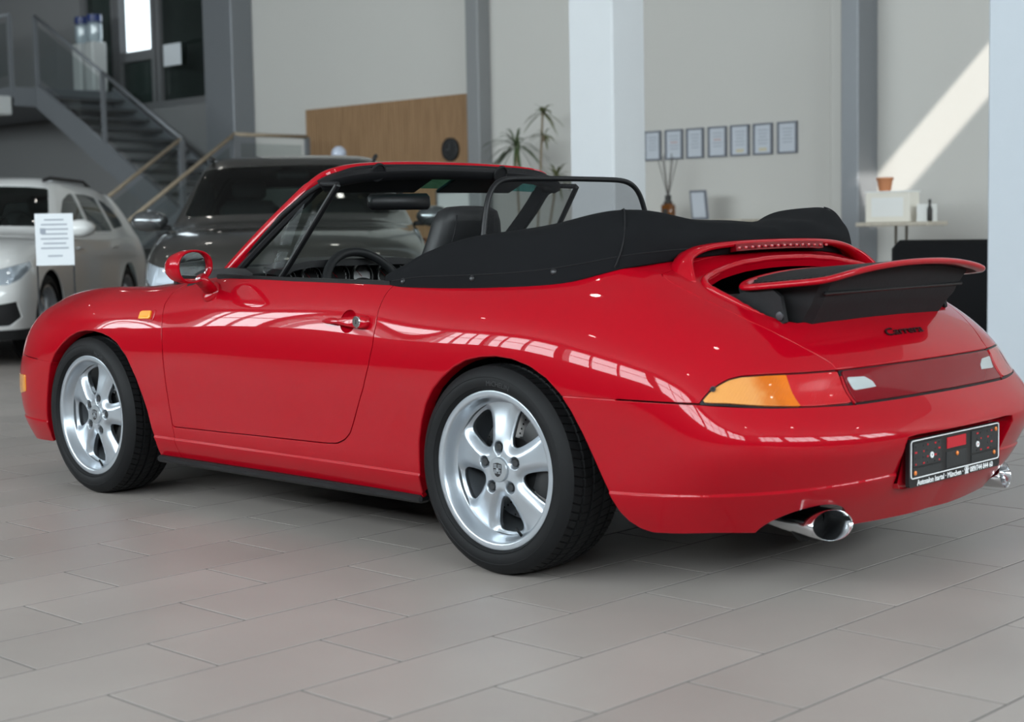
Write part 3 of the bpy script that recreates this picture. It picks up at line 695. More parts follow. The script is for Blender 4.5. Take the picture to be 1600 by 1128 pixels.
# black inner trim: seal beside the pillar, padded header
V,F=sweep([Vector(p) for p in path],[(-.024,-.034),(-.024,-.010),(.030,-.010),(.036,-.020),(.028,-.036)],upv=ups); MB().add(V,F).build('windscreen_seal','black_rubber',car,angle=40)
hp=[p for p in path if abs(p[1])<.585]; hu=[(0,0,1)]*len(hp)
hdr=[]
V,F=sweep([Vector((p[0],p[1],p[2])) for p in hp],[(-.020,-.012),(.020,-.006),(.050,-.012),(.062,-.026),(.058,-.045),(.035,-.058),(-.015,-.050)],upv=hu); ho=MB().add(V,F).build('header_trim','black_trim',car,angle=50)
for s,y in((1,.36),(-1,-.262)):
    MB().lathe([(.034,0),(.034,.007),(.029,.0085),(.027,.003),(.0005,.003)],24,ax='x').build('roof_latch','black_rubber',ho,angle=40,loc=(1.031,y,1.223),rot=(0,math.radians(160),0))
# sun visors
for y0,y1 in((.47,.035),(-.07,-.48)):
    b=MB(); b.box((1.135,(y0+y1)/2,1.186),(.13,abs(y0-y1)-.01,.014),bev=.005,M=Matrix.Rotation(math.radians(24),3,'Y')); b.build('sun_visor','black_trim',car,angle=40)
# windscreen glass with a shade band along the top
glass_mat('car_glass',(.84,.90,.88),refl=.6); glass_mat('shade_band',(.10,.42,.40)); glass_mat('side_glass',(.86,.91,.90),refl=.45)
def screen_grid(v0,v1,nv):
    V=[];n=25
    for j in range(nv+1):
        v=v0+(v1-v0)*j/nv
        for i in range(n):
            u=-1+2*i/(n-1)
            hw=.672+(.560-.672)*v; x=1.735-.125*u*u*1.6+( -.62+.16*u*u)*v; 
            zz=.868+(1.252-.868)*v-.018*u*u*v
            V.append((x-.012,hw*u,zz-.002))
    F=[(j*n+i,j*n+i+1,(j+1)*n+i+1,(j+1)*n+i) for j in range(nv) for i in range(n-1)]
    return V,F
V,F=screen_grid(0,.80,10); mk('windscreen','',F,'car_glass') if False else mk('windscreen',V,F,'car_glass',car,smooth=True)
V,F=screen_grid(.80,.97,4); mk('windscreen_shade_band',V,F,'shade_band',car,smooth=True)
# quarter lights: divider bar, glass triangle
for s in(1,-1):
    MB().bar((1.214,s*.668,.848),(.948,s*.612,1.176),.016,.022,up=(0,s,.2),bev=.004).build('quarter_light_bar','black_trim',car)
    V=[(1.48,.672,.862),(1.21,.668,.862),(.965,.615,1.160),(1.03,.610,1.168),(1.12,.612,1.135)]
    mk('quarter_light_glass',[(x,s*y,z) for x,y,z in V],[(0,1,2,3,4)],'side_glass',car,smooth=False)
    MB().tube([(1.50,s*.680,.865),(1.36,s*.662,.972),(1.22,s*.640,1.078),(1.11,s*.612,1.152),(1.04,s*.606,1.180),(.952,s*.610,1.176)],.0095,8).build('quarter_light_seal','black_rubber',car,smooth=True)
# interior mirror
MB().box((0,0,0),(.035,.275,.062),bev=.014).build('interior_mirror','black_trim',car,angle=50,loc=(1.225,.085,1.123),rot=(0,math.radians(4),math.radians(-10)))
MB().tube([(1.24,.06,1.14),(1.29,.02,1.17),(1.33,0,1.155)],.008,8).build('mirror_stalk','black_trim',car,smooth=True)
# door mirrors
def door_mirror(s):
    # shell as a lofted bowl, open side facing back
    V=[];F=[];n=40; secs=[(-.000,1.0),(.012,1.03),(.035,1.02),(.065,.90),(.09,.66),(.104,.36),(.108,.02)]
    def oval(t): 
        c,si=math.cos(t),math.sin(t); return (.0865*(abs(c)**.9)*(1 if c>0 else -1), .057*(abs(si)**.85)*(1 if si>0 else -1))
    for dx,k in secs:
        for i in range(n):
            a,b_=oval(2*math.pi*i/n); V.append((dx,a*k+.012*(1-k),b_*k*(1+.06*(a/.08))-.004*(1-k)))
    for j in range(len(secs)-1):
        for i in range(n):
            i2=(i+1)%n; F.append((j*n+i,j*n+i2,(j+1)*n+i2,(j+1)*n+i))
    ins=len(V)
    for k,dx in((.90,.002),(.88,.016)):
        for i in range(n):
            a,b_=oval(2*math.pi*i/n); V.append((dx,a*k,b_*k*(1+.06*(a/.08))))
    for i in range(n):
        i2=(i+1)%n; F.append((i,ins+i,ins+i2,i2)); F.append((ins+i,ins+n+i,ins+n+i2,ins+i2))
    V=[(x,s*y,z) for x,y,z in V]; F=F if s>0 else [f[::-1] for f in F]
    b=MB().add(V,F); o=b.build('door_mirror','red_paint',car,smooth=True,loc=(1.415,s*.878,.903),rot=(math.radians(-4*s),0,math.radians(12*s)))
    g=[(.014,s*oval(2*math.pi*i/n)[0]*.885,oval(2*math.pi*i/n)[1]*.885) for i in range(n)]
    mk('mirror_glass',g,[tuple(range(n)) if s<0 else tuple(range(n))[::-1]],'mirror_glass',o,smooth=False)
    V,F=sweep([(1.448,s*.845,.865),(1.452,s*.822,.845),(1.462,s*.797,.828),(1.475,s*.778,.816)],[(.034*math.cos(t),.020*math.sin(t)) for t in np.linspace(0,2*math.pi,16,endpoint=False)],upv=[(0,-.5*s,.8)]*4)
    MB().add(V,F).build('mirror_arm','red_paint',car,smooth=True)
    pts=[]
    MB().lathe([(.042,-.004),(.040,.004),(.030,.010),(.001,.013)],24,M=Matrix.Rotation(math.radians(-58*s),3,'X')).build('mirror_foot','red_paint',car,angle=60,loc=(1.478,s*.775,.812))
mat('mirror_glass',(.75,.78,.78),.02,metal=1)
door_mirror(1); door_mirror(-1)
# wipers
for y0,y1 in((.55,.10),(.05,-.42)):
    MB().tube([(1.68,y0,.885),(1.73,(y0+y1)/2,.892),(1.755,y1,.895)],.006,6).build('wiper','black_trim',car,smooth=True)
# ---------------------------------------------------------------- folded-roof cover
CV=[[(.575,.742,.838),(.572,.738,.858),(.566,.722,.872),(.558,.700,.868),(.555,.68,.85),(.555,.67,.80)],
 [(.50,.7515,.833),(.497,.742,.873),(.490,.70,.912),(.475,.655,.918),(.46,.60,.89),(.46,.58,.80)],
 [(.40,.7525,.832),(.395,.742,.893),(.39,.690,.950),(.38,.635,.958),(.37,.55,.93),(.37,.52,.82)],
 [(.20,.750,.829),(.20,.735,.905),(.20,.675,.978),(.20,.605,.993),(.20,.50,.96),(.2,.47,.85)],
 [(0.0,.735,.834),(0.0,.715,.918),(0.0,.655,1.000),(0.0,.580,1.018),(0.0,.46,.985),(0,.42,.88)],
 [(-.16,.702,.852),(-.165,.678,.935),(-.165,.620,1.020),(-.16,.545,1.044),(-.13,.41,1.01),(-.12,.38,.90)],
 [(-.282,.628,.888),(-.292,.598,.955),(-.27,.560,1.030),(-.222,.508,1.060),(-.12,.375,1.03),(-.10,.33,.92)],
 [(-.335,.535,.905),(-.350,.495,.965),(-.325,.46,1.025),(-.262,.42,1.052),(-.13,.31,1.022),(-.10,.28,.92)],
 [(-.372,.36,.922),(-.392,.33,.968),(-.365,.305,1.012),(-.300,.28,1.030),(-.14,.21,1.0),(-.1,.19,.9)],
 [(-.390,.18,.931),(-.412,.165,.970),(-.388,.155,1.006),(-.315,.14,1.020),(-.145,.105,.99),(-.1,.1,.9)],
 [(-.394,0,.934),(-.416,0,.970),(-.392,0,1.003),(-.318,0,1.016),(-.146,0,.985),(-.1,0,.9)]]
P=np.array(CV,float)
def pad_cv(C,ax):
    C=np.moveaxis(C,ax,0); b_=C[-2].copy(); b_[...,1]*=-1; return np.moveaxis(np.concatenate([[2*C[0]-C[1]],C,[b_]]),0,ax)
C=surf_fit(P,pad_cv,pad_lin,3); us=np.linspace(0,10,121); vs=np.linspace(0,5,61)
S=surf_eval(C,us,vs,pad_cv,pad_lin)
uu,vv=np.meshgrid(us,vs,indexing='ij'); nn=grid_normals(S)
wr=.0035*np.sin(uu*3.1+1.3*np.sin(vv*1.7))*np.clip((vv-.4)/1,0,1)*np.exp(-((vv-2.0)/1.3)**2)+.002*np.sin(vv*5+uu*1.2)*np.clip(vv-.5,0,1)
wr+=.004*np.exp(-((uu-6.02)/.05)**2)*np.clip(vv-.1,0,1)     # seam over the shoulder
S=S+nn*wr[...,None]; S[-1,:,1]=0
S2=np.concatenate([S,(S*[1,-1,1])[::-1][1:]]); a_,b_=S2.shape[:2]; idx=np.arange(a_*b_).reshape(a_,b_)
F=np.stack([idx[:-1,:-1],idx[1:,:-1],idx[1:,1:],idx[:-1,1:]],-1).reshape(-1,4)
cover=mk('roof_cover',S2.reshape(-1,3),F.tolist(),'canvas_black',car,smooth=True); cover['label']='black fabric cover over the folded roof'
md=cover.modifiers.new('thick','SOLIDIFY'); md.thickness=.006; md.offset=1
def cv_at(u,v,s=1):
    q=surf_eval(C,np.array([u]),np.array([v]),pad_cv,pad_lin)[0,0]; e=1e-3
    du=surf_eval(C,np.array([u+e]),np.array([v]),pad_cv,pad_lin)[0,0]-q; dv=surf_eval(C,np.array([u]),np.array([v+e]),pad_cv,pad_lin)[0,0]-q
    n=np.cross(du,dv); n/=np.linalg.norm(n); return Vector(q*[1,s,1]),Vector(n*[1,s,1])
mat('snap_metal',(.02,.02,.022),.35,metal=.3)
for s in(1,-1):
    for u in(1.35,3.15,4.75):
        q,n=cv_at(u,.50,s); o=MB().lathe([(.0095,-.004),(.0095,.0015),(.007,.0035),(.0055,.0025),(.0003,.0028)],16).build('cover_snap','snap_metal',cover,angle=40,loc=q+n*.006); o.rotation_euler=n.to_track_quat('Z','Y').to_euler()
    hm=[]
    for u in np.linspace(.6,9.9,60):
        q,n=cv_at(u,.62,s); hm.append(q+n*.0062)
    MB().tube(hm,.0016,5).build('cover_hem','black_rubber',cover,smooth=True)
    # stitched seam lines
    pts=[]
    for v in np.linspace(.15,2.7,24):
        q,n=cv_at(6.02,v,s); pts.append(q+n*.0105)
    MB().tube(pts,.0022,6).build('cover_seam','black_rubber',cover,smooth=True)
# ---------------------------------------------------------------- wind deflector
wd_h=curve1([(.425,.450,.90),(.435,.433,.985),(.443,.405,1.09),(.448,.372,1.148),(.452,.315,1.176),(.453,.20,1.182),(.453,0,1.183)],30)
wp=np.concatenate([wd_h,(wd_h*[1,-1,1])[::-1][1:]])
MB().tube(wp,.0095,10).build('wind_deflector_frame','black_trim',car,smooth=True)
def mesh_mat():
    m=bpy.data.materials.new('deflector_mesh'); m.use_nodes=True; nt=m.node_tree; nt.nodes.remove(nt.nodes['Principled BSDF']); out=nt.nodes['Material Output']
    t=nt.nodes.new('ShaderNodeBsdfTransparent'); t.inputs['Color'].default_value=(1,1,1,1); d=nt.nodes.new('ShaderNodeBsdfDiffuse'); d.inputs['Color'].default_value=(.02,.02,.021,1)
    mx=nt.nodes.new('ShaderNodeMixShader'); mx.inputs['Fac'].default_value=.52; nt.links.new(t.outputs[0],mx.inputs[1]); nt.links.new(d.outputs[0],mx.inputs[2]); nt.links.new(mx.outputs[0],out.inputs['Surface']); MATS['deflector_mesh']=m
mesh_mat()
n=len(wd_h); V=[tuple(p) for p in wd_h]+[tuple(p*[1,-1,1]) for p in wd_h]; mk('wind_deflector_mesh',V,[(i,i+1,n+i+1,n+i) for i in range(n-1)],'deflector_mesh',car,smooth=False)
# ---------------------------------------------------------------- spoiler and brake-light hoop
hh=curve1([(-.44,.515,.842),(-.425,.500,.868),(-.405,.475,.900),(-.392,.430,.928),(-.388,.36,.946),(-.390,.26,.955),(-.394,.13,.959),(-.396,0,.960)],40)
hp=np.concatenate([hh,(hh*[1,-1,1])[::-1][1:]])
hu=[(.0,q[1]*.9*(1 if abs(q[1])>.3 else .25),1.0 if abs(q[1])<.44 else .45) for q in hp]
wid=[1+.45*max(0,(abs(q[1])-.44)/.07) for q in hp]
V=[];n=8
prof=[(-.024,-.007),(-.026,.0),(-.020,.007),(.0,.011),(.026,.009),(.036,.003),(.034,-.006),(.006,-.010)]
V,F=sweep([Vector(q) for q in hp],prof,upv=hu)
for i,q in enumerate(hp):
    for k in range(n):
        v=V[i*n+k]; c=Vector(q); V[i*n+k]=c+(v-c)*1.0+Vector(((v-c).x*(wid[i]-1),0,0))
hoop=MB().add(V,F).build('rear_hoop','red_paint',car,smooth=True)
pts=[q for q in hp if abs(q[1])<.255]
V,F=sweep([Vector((q[0]-.031,q[1],q[2]-.0105)) for q in pts],[(-.012,-.013),(-.012,.013),(.008,.011),(.010,-.010)],upv=[(0,0,1)]*len(pts)); MB().add(V,F).build('third_brake_light','lens_dark_red',hoop,angle=40)
mat('led_dot',(.40,.010,.018),.25,coat=1)
for k in range(15):
    y=-.235+.47*k/14; MB().box((-.4425,y,.9485-.004*(y/.25)**2),(.004,.014,.007),bev=.0015).build('brake_led','led_dot',hoop)
# spoiler blade: closed outline in plan, crowned in height
def wing_z(x,y): return .886-.040*(abs(y)/.465)**2.2+.075*(-.70-x)
OUTL=[(-.54,0),(-.543,.18),(-.555,.32),(-.575,.41),(-.605,.458),(-.65,.472),(-.74,.468),(-.82,.462),(-.868,.450),(-.892,.42),(-.905,.35),(-.916,.22),(-.922,.10),(-.923,0)]
oh=curve1(OUTL,60); ol=np.concatenate([oh[:-1],(oh*[1,-1])[::-1][:-1]])   # closed loop, left then right
n=len(ol); cen=np.array([-.73,0.]); rings=[(0,-.013),(1.0,-.012),(1.022,-.006),(1.025,.0),(1.015,.006),(.985,.0085),(.93,.0055),(.915,.001)]
V=[];F=[]
def inset(k): 
    # shrink by a constant margin rather than by scale
    d=ol-cen; nrm=np.stack([np.gradient(ol[:,1]),-np.gradient(ol[:,0])],-1); nrm/=np.linalg.norm(nrm,axis=1,keepdims=True)
    if (nrm*d).sum()<0: nrm=-nrm
    return ol+nrm*k
R=[(-.026,-.010),(-.004,-.0098),(.001,-.005),(.002,0),(0,.0042),(-.005,.007),(-.016,.0068),(-.024,.003),(-.028,-.002)]
for k,dz in R:
    for q in inset(k): V.append((q[0],q[1],wing_z(q[0],q[1])+dz))
for j in range(len(R)-1):
    for i in range(n):
        i2=(i+1)%n; F.append((j*n+i,j*n+i2,(j+1)*n+i2,(j+1)*n+i))
sp=MB().add(V,F).build('spoiler_rim','red_paint',car,smooth=True); sp['label']='red outer rim of the raised spoiler'
def fill(k,dz,name,m,parent):
    q=inset(k); xs=np.linspace(-1,1,1); V=[];F=[]; rings=8
    for j in range(rings+1):
        t=1-j/rings
        for p in q:
            pp=cen+(p-cen)*t; V.append((pp[0],pp[1],wing_z(pp[0],pp[1])+dz))
    for j in range(rings):
        for i in range(n):
            i2=(i+1)%n; F.append((j*n+i,j*n+i2,(j+1)*n+i2,(j+1)*n+i))
    return mk(name,V,F,m,parent,smooth=True)
fill(-.026,-.0095,'spoiler_underside','bellows_black',sp); g0=fill(-.032,-.003,'grille_base','grille_black',sp)
for k in range(17):   # lengthwise grille slats on the blade
    x=-.585-.018*k
    if x<-.88: break
    w=np.interp(x,[-.9,-.87,-.82,-.65,-.61,-.58],[.34,.41,.425,.432,.40,.33])
    pts=[Vector((x,y,wing_z(x,y)+.003)) for y in np.linspace(-w,w,15)]
    V,F=sweep(pts,[(-.004,-.004),(-.004,.002),(.004,.002),(.004,-.004)],upv=[(0,0,1)]*15); MB().add(V,F).build('grille_slat','grille_black',sp)
# bellows between lid and blade
def bel(i): return None
rows=[]
for t in np.linspace(0,1,7):
    k=int(round(t*6)); st=.010 if k in(3,) else 0
    w=.392+.025*t+st*.3; xr=-.780+(-.866+.780)*t-st*.4
    pl=[(-.56,w*.97),(-.66,w),(-.72,w*.99),(xr+.03,w*.965),(xr+.010,w*.90),(xr,w*.5),(xr-.004,0)]
    pl=np.array(pl); pl=np.concatenate([pl,(pl*[1,-1])[::-1][1:]])
    rows.append([(x,y,(.730+(.78-.730)*np.interp(x,[-.78,-.56],[0,1]))*(1-t)+(wing_z(x,y)-.010)*t) for x,y in pl])
V=[v for r in rows for v in r]; n2=len(rows[0]); F=[(j*n2+i,j*n2+i+1,(j+1)*n2+i+1,(j+1)*n2+i) for j in range(6) for i in range(n2-1)]
MB().add(V,F).build('spoiler_bellows','bellows_black',car,angle=25)
MB().bar((-.833,-.385,.822),(-.833,.385,.822),.010,.010,bev=.003).build('bellows_rail','black_trim',car)
# raised red lip around the front of the opening
hq=curve1([h for h in HOLE if -.71<h[0]<-.44 and h[1]>-.5],60); lip=[]
for x,y in hq:
    dd=np.hypot(S_[...,0]-x,S_[...,1]-y)+10*(S_[...,2]<.6); lip.append((x+.004,y+.004,float(S_.reshape(-1,3)[dd.argmin(),2])+.001))
lip=np.array(lip); lp=np.concatenate([(lip*[1,-1,1])[::-1],lip[1:]]) if abs(lip[0,1])<.01 else lip
MB().tube(lp,[.0105*min(1,.15+min(i,len(lp)-1-i)/14) for i in range(len(lp))],10).build('spoiler_surround','red_paint',car,smooth=True)
# floor of the spoiler recess with lifting arms and fan ring
q=curve1(HOLE[1:-1],50); q=np.concatenate([q,(q*[1,-1])[::-1][1:]]); 
MB().prism([(x,y*.985) for x,y in q],.70,.702).build('spoiler_recess','inner_black',car)
for s in(1,-1):
    MB().prism([(-.56,.800),(-.60,.822),(-.66,.845),(-.70,.842),(-.735,.815),(-.75,.745),(-.735,.735),(-.69,.752),(-.62,.775)],s*.436,s*.452,'xz').build('spoiler_bracket','bellows_black',car)
    MB().lathe([(.012,0),(.012,.006),(.006,.007)],14,ax='y').build('bracket_bolt','dark_metal',car,loc=(-.735,s*.452,.762))
b=MB()
for r_ in(.05,.11,.17): b.lathe([(r_-.006,.80),(r_-.006,.812),(r_+.006,.812),(r_+.006,.80)],32,c=(-.60,.12,-.02),caps=False)
b.build('fan_ring','bellows_black',car)
MB().box((-.56,.33,.79),(.14,.26,.05),bev=.02).build('engine_cover','bellows_black',car,rot=(0,0,.0))
# ---------------------------------------------------------------- tail: plate carrier, script
t=MB()
pr=[(y,z) for y,z in PLATE if y>-.5 and True][0:]; 
L_=[(.26,.438),(.303,.434),(.312,.415),(.292,.30),(.282,.284),(.26,.280)]
out=[(-y,z) for y,z in L_]+[(y,z) for y,z in L_][::-1]
V=[];F=[]
for x,k in((-1.035,1.02),(-1.002,.985),(-.998,.95),(-.998,.02)):
    for y,z in out:
        if k>1:
            dd=np.hypot(S_[...,1]-abs(y),S_[...,2]-z)+10*(S_[...,0]>-.6); x=float(S_.reshape(-1,3)[dd.argmin(),0])-.001
        V.append((x,y*(1 if k>1 else k),.358+(z-.358)*(1 if k>1 else k)))
n3=len(out)
for j in range(3):
    for i in range(n3): F.append((j*n3+i,j*n3+(i+1)%n3,(j+1)*n3+(i+1)%n3,(j+1)*n3+i))
MB().add(V,F).build('plate_recess','red_paint',car,angle=30)
px0=-1.012; pz=.352
pc=MB(); 
def rr_(w,h,r,n=5):
    P=[]
    for cx,cy,a0 in((w-r,h-r,0),(-w+r,h-r,90),(-w+r,-h+r,180),(w-r,-h+r,270)):
        for k in range(n+1):
            a=math.radians(a0+90*k/n); P.append((cx+r*math.cos(a),cy+r*math.sin(a)))
    return P
plate=MB().prism([(y,pz+z) for y,z in rr_(.262,.066,.010)],px0,px0-.012,'yz').build('plate_carrier','plate_black',car)
plate['label']='black empty number plate carrier with white lettering'
def ring(w,h,r,t_,zc,x0,x1):
    a=rr_(w,h,r);c=rr_(w-t_,h-t_,max(r-t_,.002)); n=len(a); V=[(x1,y,zc+z) for y,z in a]+[(x1,y,zc+z) for y,z in c]+[(x0,y,zc+z) for y,z in a]+[(x0,y,zc+z) for y,z in c]
    F=[(i,(i+1)%n,n+(i+1)%n,n+i) for i in range(n)]+[(2*n+i,2*n+(i+1)%n,(i+1)%n,i) for i in range(n)]+[(n+i,n+(i+1)%n,3*n+(i+1)%n,3*n+i) for i in range(n)]
    return MB().add(V,F)
ring(.2555,.0535,.010,.0028,pz+.0105,px0-.010,px0-.0145).build('plate_border','white_print',plate)
for yc,w in((.165,.155),(-.165,.155)):
    o=MB().box((px0-.0125,yc,pz+.022),(.004,w,.066),bev=.001).build('plate_insert','plate_dark',plate)
    for i in range(7):
        for j in range(4):
            if (i*7+j*3+int(yc>0))%3: 
                MB().box((px0-.0147,yc-w/2+.014+i*.0215,pz-.004+j*.0165),(.0008,.006+.003*((i+j)%3),.005),bev=0).build('insert_hole','plate_black' if (i+j)%2 else 'red_plain',o)
    MB().box((px0-.0125,yc,pz-.026),(.004,w,.022),bev=.001).build('plate_insert_lower','plate_dark',plate)
    MB().lathe([(.0088,0),(.0088,-.004),(.0042,-.004),(.0042,0)],18,ax='x').build('white_grommet','white_print',plate,loc=(px0-.0135,yc+(-.0 if yc>0 else .045)-.02*(yc>0),pz+.014))
MB().box((px0-.0125,0,pz+.036),(.003,.110,.032),bev=.001).build('red_field','red_plain',plate); MB().box((px0-.0125,0,pz-.012),(.003,.115,.046),bev=.001).build('plate_insert_middle','plate_dark',plate)
for y,z in((.235,-.027),(-.222,-.021),(-.232,.047),(-.0,.002)):
    MB().lathe([(.0065,0),(.0065,-.003),(.003,-.005),(.0003,-.005)],12,ax='x').build('plate_screw','rust_screw',plate,loc=(px0-.014,y,pz+z))
V,F=text_mesh('Autosalon Isartal \u00b7 M\u00fcnchen \u00b7 \u260e 089/744 844 60',.0215,depth=.0003,bold=.00045)
ys=[v[0] for v in V]; sc=.44/(max(ys)-min(ys)); mid=(max(ys)+min(ys))/2
mk('plate_lettering',[(px0-.0125-v[2],-(v[0]-mid)*sc,pz-.0565+v[1]) for v in V],F,'white_print',plate,smooth=False)
# model script on the lid
V,F=text_mesh('Carrera',.040,shear=.35,depth=.001,bold=.0006,spacing=.95)
lidS=S_[-1]   # centre column profile (x,z)
zz=lidS[:,2]; xx=lidS[:,0]; kk=slice(int(len(zz)*.5),len(zz))
xc,zc_=-.850,float(np.interp(-.850,xx[kk],zz[kk])); 
e=float(np.interp(-.84,xx[kk],zz[kk])-np.interp(-.86,xx[kk],zz[kk])); tl=Vector((.02,0,e)).normalized(); nl=Vector((-tl.z,0,tl.x))
ys=[v[0] for v in V]; sc=.205/(max(ys)-min(ys))
base=Vector((xc,0,zc_))
mk('model_script',[tuple(base+Vector((0,-v[0]*sc,0))+tl*(v[1])+nl*(.0035+v[2]-.0012*(v[0]/.1)**2)) for v in V],F,'script_black',car,smooth=False)
# ---------------------------------------------------------------- cockpit
mat('leather_black',(.011,.0115,.0125),.45,bump=(220,.18),spec=.35); mat('carpet_black',(.009,.009,.01),.95); mat('dash_black',(.013,.013,.014),.5,bump=(160,.15))
mat('chrome_soft_ring',(.35,.35,.36),.25,metal=1); mat('gauge_face',(.015,.015,.016),.4); mat('clock_white',(.62,.62,.62),.4)
def seat(yc,dz):
    def loft(secs,name,m,par):
        V=[];n=28
        for (x,z,hw,th) in secs:
            for k in range(n):
                t=2*math.pi*k/n; c,s=math.cos(t),math.sin(t); e=.55
                V.append((x+th*abs(s)**e*(1 if s>0 else -1),yc+hw*abs(c)**e*(1 if c>0 else -1),z+(dz if z>.6 else 0)))
        F=[(j*n+k,j*n+(k+1)%n,(j+1)*n+(k+1)%n,(j+1)*n+k) for j in range(len(secs)-1) for k in range(n)]+[tuple(range(n)),tuple((len(secs)-1)*n+k for k in range(n))]
        return MB().add(V,F).build(name,m,par,angle=60)
    b=loft([(.82,.42,.22,.05),(.78,.52,.235,.065),(.70,.68,.235,.06),(.645,.82,.215,.055),(.615,.92,.175,.05),(.600,.985,.155,.048),(.590,1.04,.142,.045),(.583,1.075,.125,.038),(.580,1.090,.095,.022),(.580,1.094,.03,.006)],'seat_back','leather_black',car)
    for s in(1,-1): MB().tube([(.548,yc+s*.085,1.062+dz),(.553,yc+s*.095,1.0+dz),(.572,yc+s*.115,.92+dz),(.60,yc+s*.13,.82+dz)],.0035,6).build('seat_piping','black_rubber',b,smooth=True)
    loft([(1.02,.34,.24,.24),(1.02,.44,.25,.25),(1.02,.49,.235,.235),(1.02,.50,.2,.2)],'seat_cushion','leather_black',car)
seat(.355,0); seat(-.355,-.075)
for s in(1,-1): MB().box((.25,s*.33,.52),(.34,.40,.30),bev=.06).build('rear_seat','leather_black',car,angle=60)
MB().box((.02,0,.75),(.14,1.0,.24),bev=.05).build('rear_seat_back','leather_black',car,angle=60)
MB().box((1.05,0,.225),(2.2,1.3,.02)).build('cabin_floor','carpet_black',car)
for s in(1,-1):
    MB().box((1.12,s*.715,.60),(1.16,.03,.48),bev=.012).build('door_lining','leather_black',car); MB().box((.25,s*.66,.56),(.56,.03,.5),bev=.01).build('rear_side_lining','carpet_black',car)
MB().box((-.12,0,.62),(.02,1.25,.62)).build('bulkhead','inner_black',car)
MB().box((1.92,0,.55),(.02,1.25,.62)).build('front_bulkhead','inner_black',car)
# dashboard
prof=[(1.72,.868),(1.60,.884),(1.46,.893),(1.36,.888),(1.325,.872),(1.335,.83),(1.36,.74),(1.42,.66),(1.7,.62)]
MB().prism([(x,z) for x,z in prof],-.70,.70,'xz').build('dashboard','dash_black',car,angle=35)
bn=[]
for y in np.linspace(-.02,.66,18):
    k=1-((y-.32)/.345)**4; bn.append(Vector((1.30,y,.872+.040*max(k,0)**.5)))
V,F=sweep(bn,[(-.10,-.02),(-.10,.004),(-.0,.012),(.012,.004),(.010,-.012)],upv=[(0,0,1)]*len(bn)); MB().add(V,F).build('instrument_hood','dash_black',car,angle=50)
MB().box((1.335,.32,.845),(.02,.66,.10),bev=.01).build('instrument_panel','gauge_face',car)
for y,r,m in((.56,.042,'gauge_face'),(.445,.048,'gauge_face'),(.32,.056,'gauge_face'),(.20,.050,'gauge_face'),(.085,.044,'gauge_face')):
    g=MB().lathe([(r,0),(r,-.010),(r-.005,-.012),(r-.006,-.004),(.0005,-.004)],28,ax='x').build('gauge',m,car,angle=40,loc=(1.324,y,.845))
    MB().lathe([(r,-.011),(r,-.014),(r-.004,-.014),(r-.004,-.010)],28,ax='x',caps=False).build('gauge_ring','chrome_soft_ring',g,angle=40)
    if abs(y-.20)<.01: MB().lathe([(r-.008,-.0046),(.0005,-.0046)],24,ax='x',caps=False).build('dial_face','clock_white',g)
    tk=MB()
    for k in range(15):
        a=math.radians(-40+260*k/14); tk.box((-.0052,(r-.013)*math.cos(a),(r-.013)*math.sin(a)),(.0010,.0036,.010),M=None)
    tk.build('gauge_tick','clock_white',g)
    MB().bar((-.0065,0,0),(-.0065,r*.5,r*.45),.0025,.001).build('gauge_needle','red_plain',g)
# steering wheel
sw=empty('x') if False else None
c=Vector((1.10,.355,.772)); ax=Vector((-.90,0,.43)).normalized(); u=Vector((0,1,0)); w=ax.cross(u).normalized()
pts=[c+(u*math.cos(t)+w*math.sin(t))*.187 for t in np.linspace(0,2*math.pi,56,endpoint=False)]
st=MB().tube(pts,.0165,12,closed=True).build('steering_wheel','leather_black',car,smooth=True)
for a in(12,168,62,118): MB().bar(c-ax*.012,c-ax*.004+(u*math.cos(math.radians(a))+w*math.sin(math.radians(a)))*.178,.03,.012,up=ax,bev=.004).build('wheel_spoke','leather_black',st)
MB().lathe([(.085,-.03),(.085,.0),(.07,.02),(.001,.028)],28,M=Vector((0,0,1)).rotation_difference(ax).to_matrix()).build('airbag_hub','leather_black',st,angle=50,loc=c)
MB().tube([c-ax*.02,c-ax*.25],.035,12).build('steering_column','black_trim',car,smooth=True)
MB().tube([(1.0,0,.40),(.99,0,.55)],.012,8).build('gear_lever','black_trim',car,smooth=True)
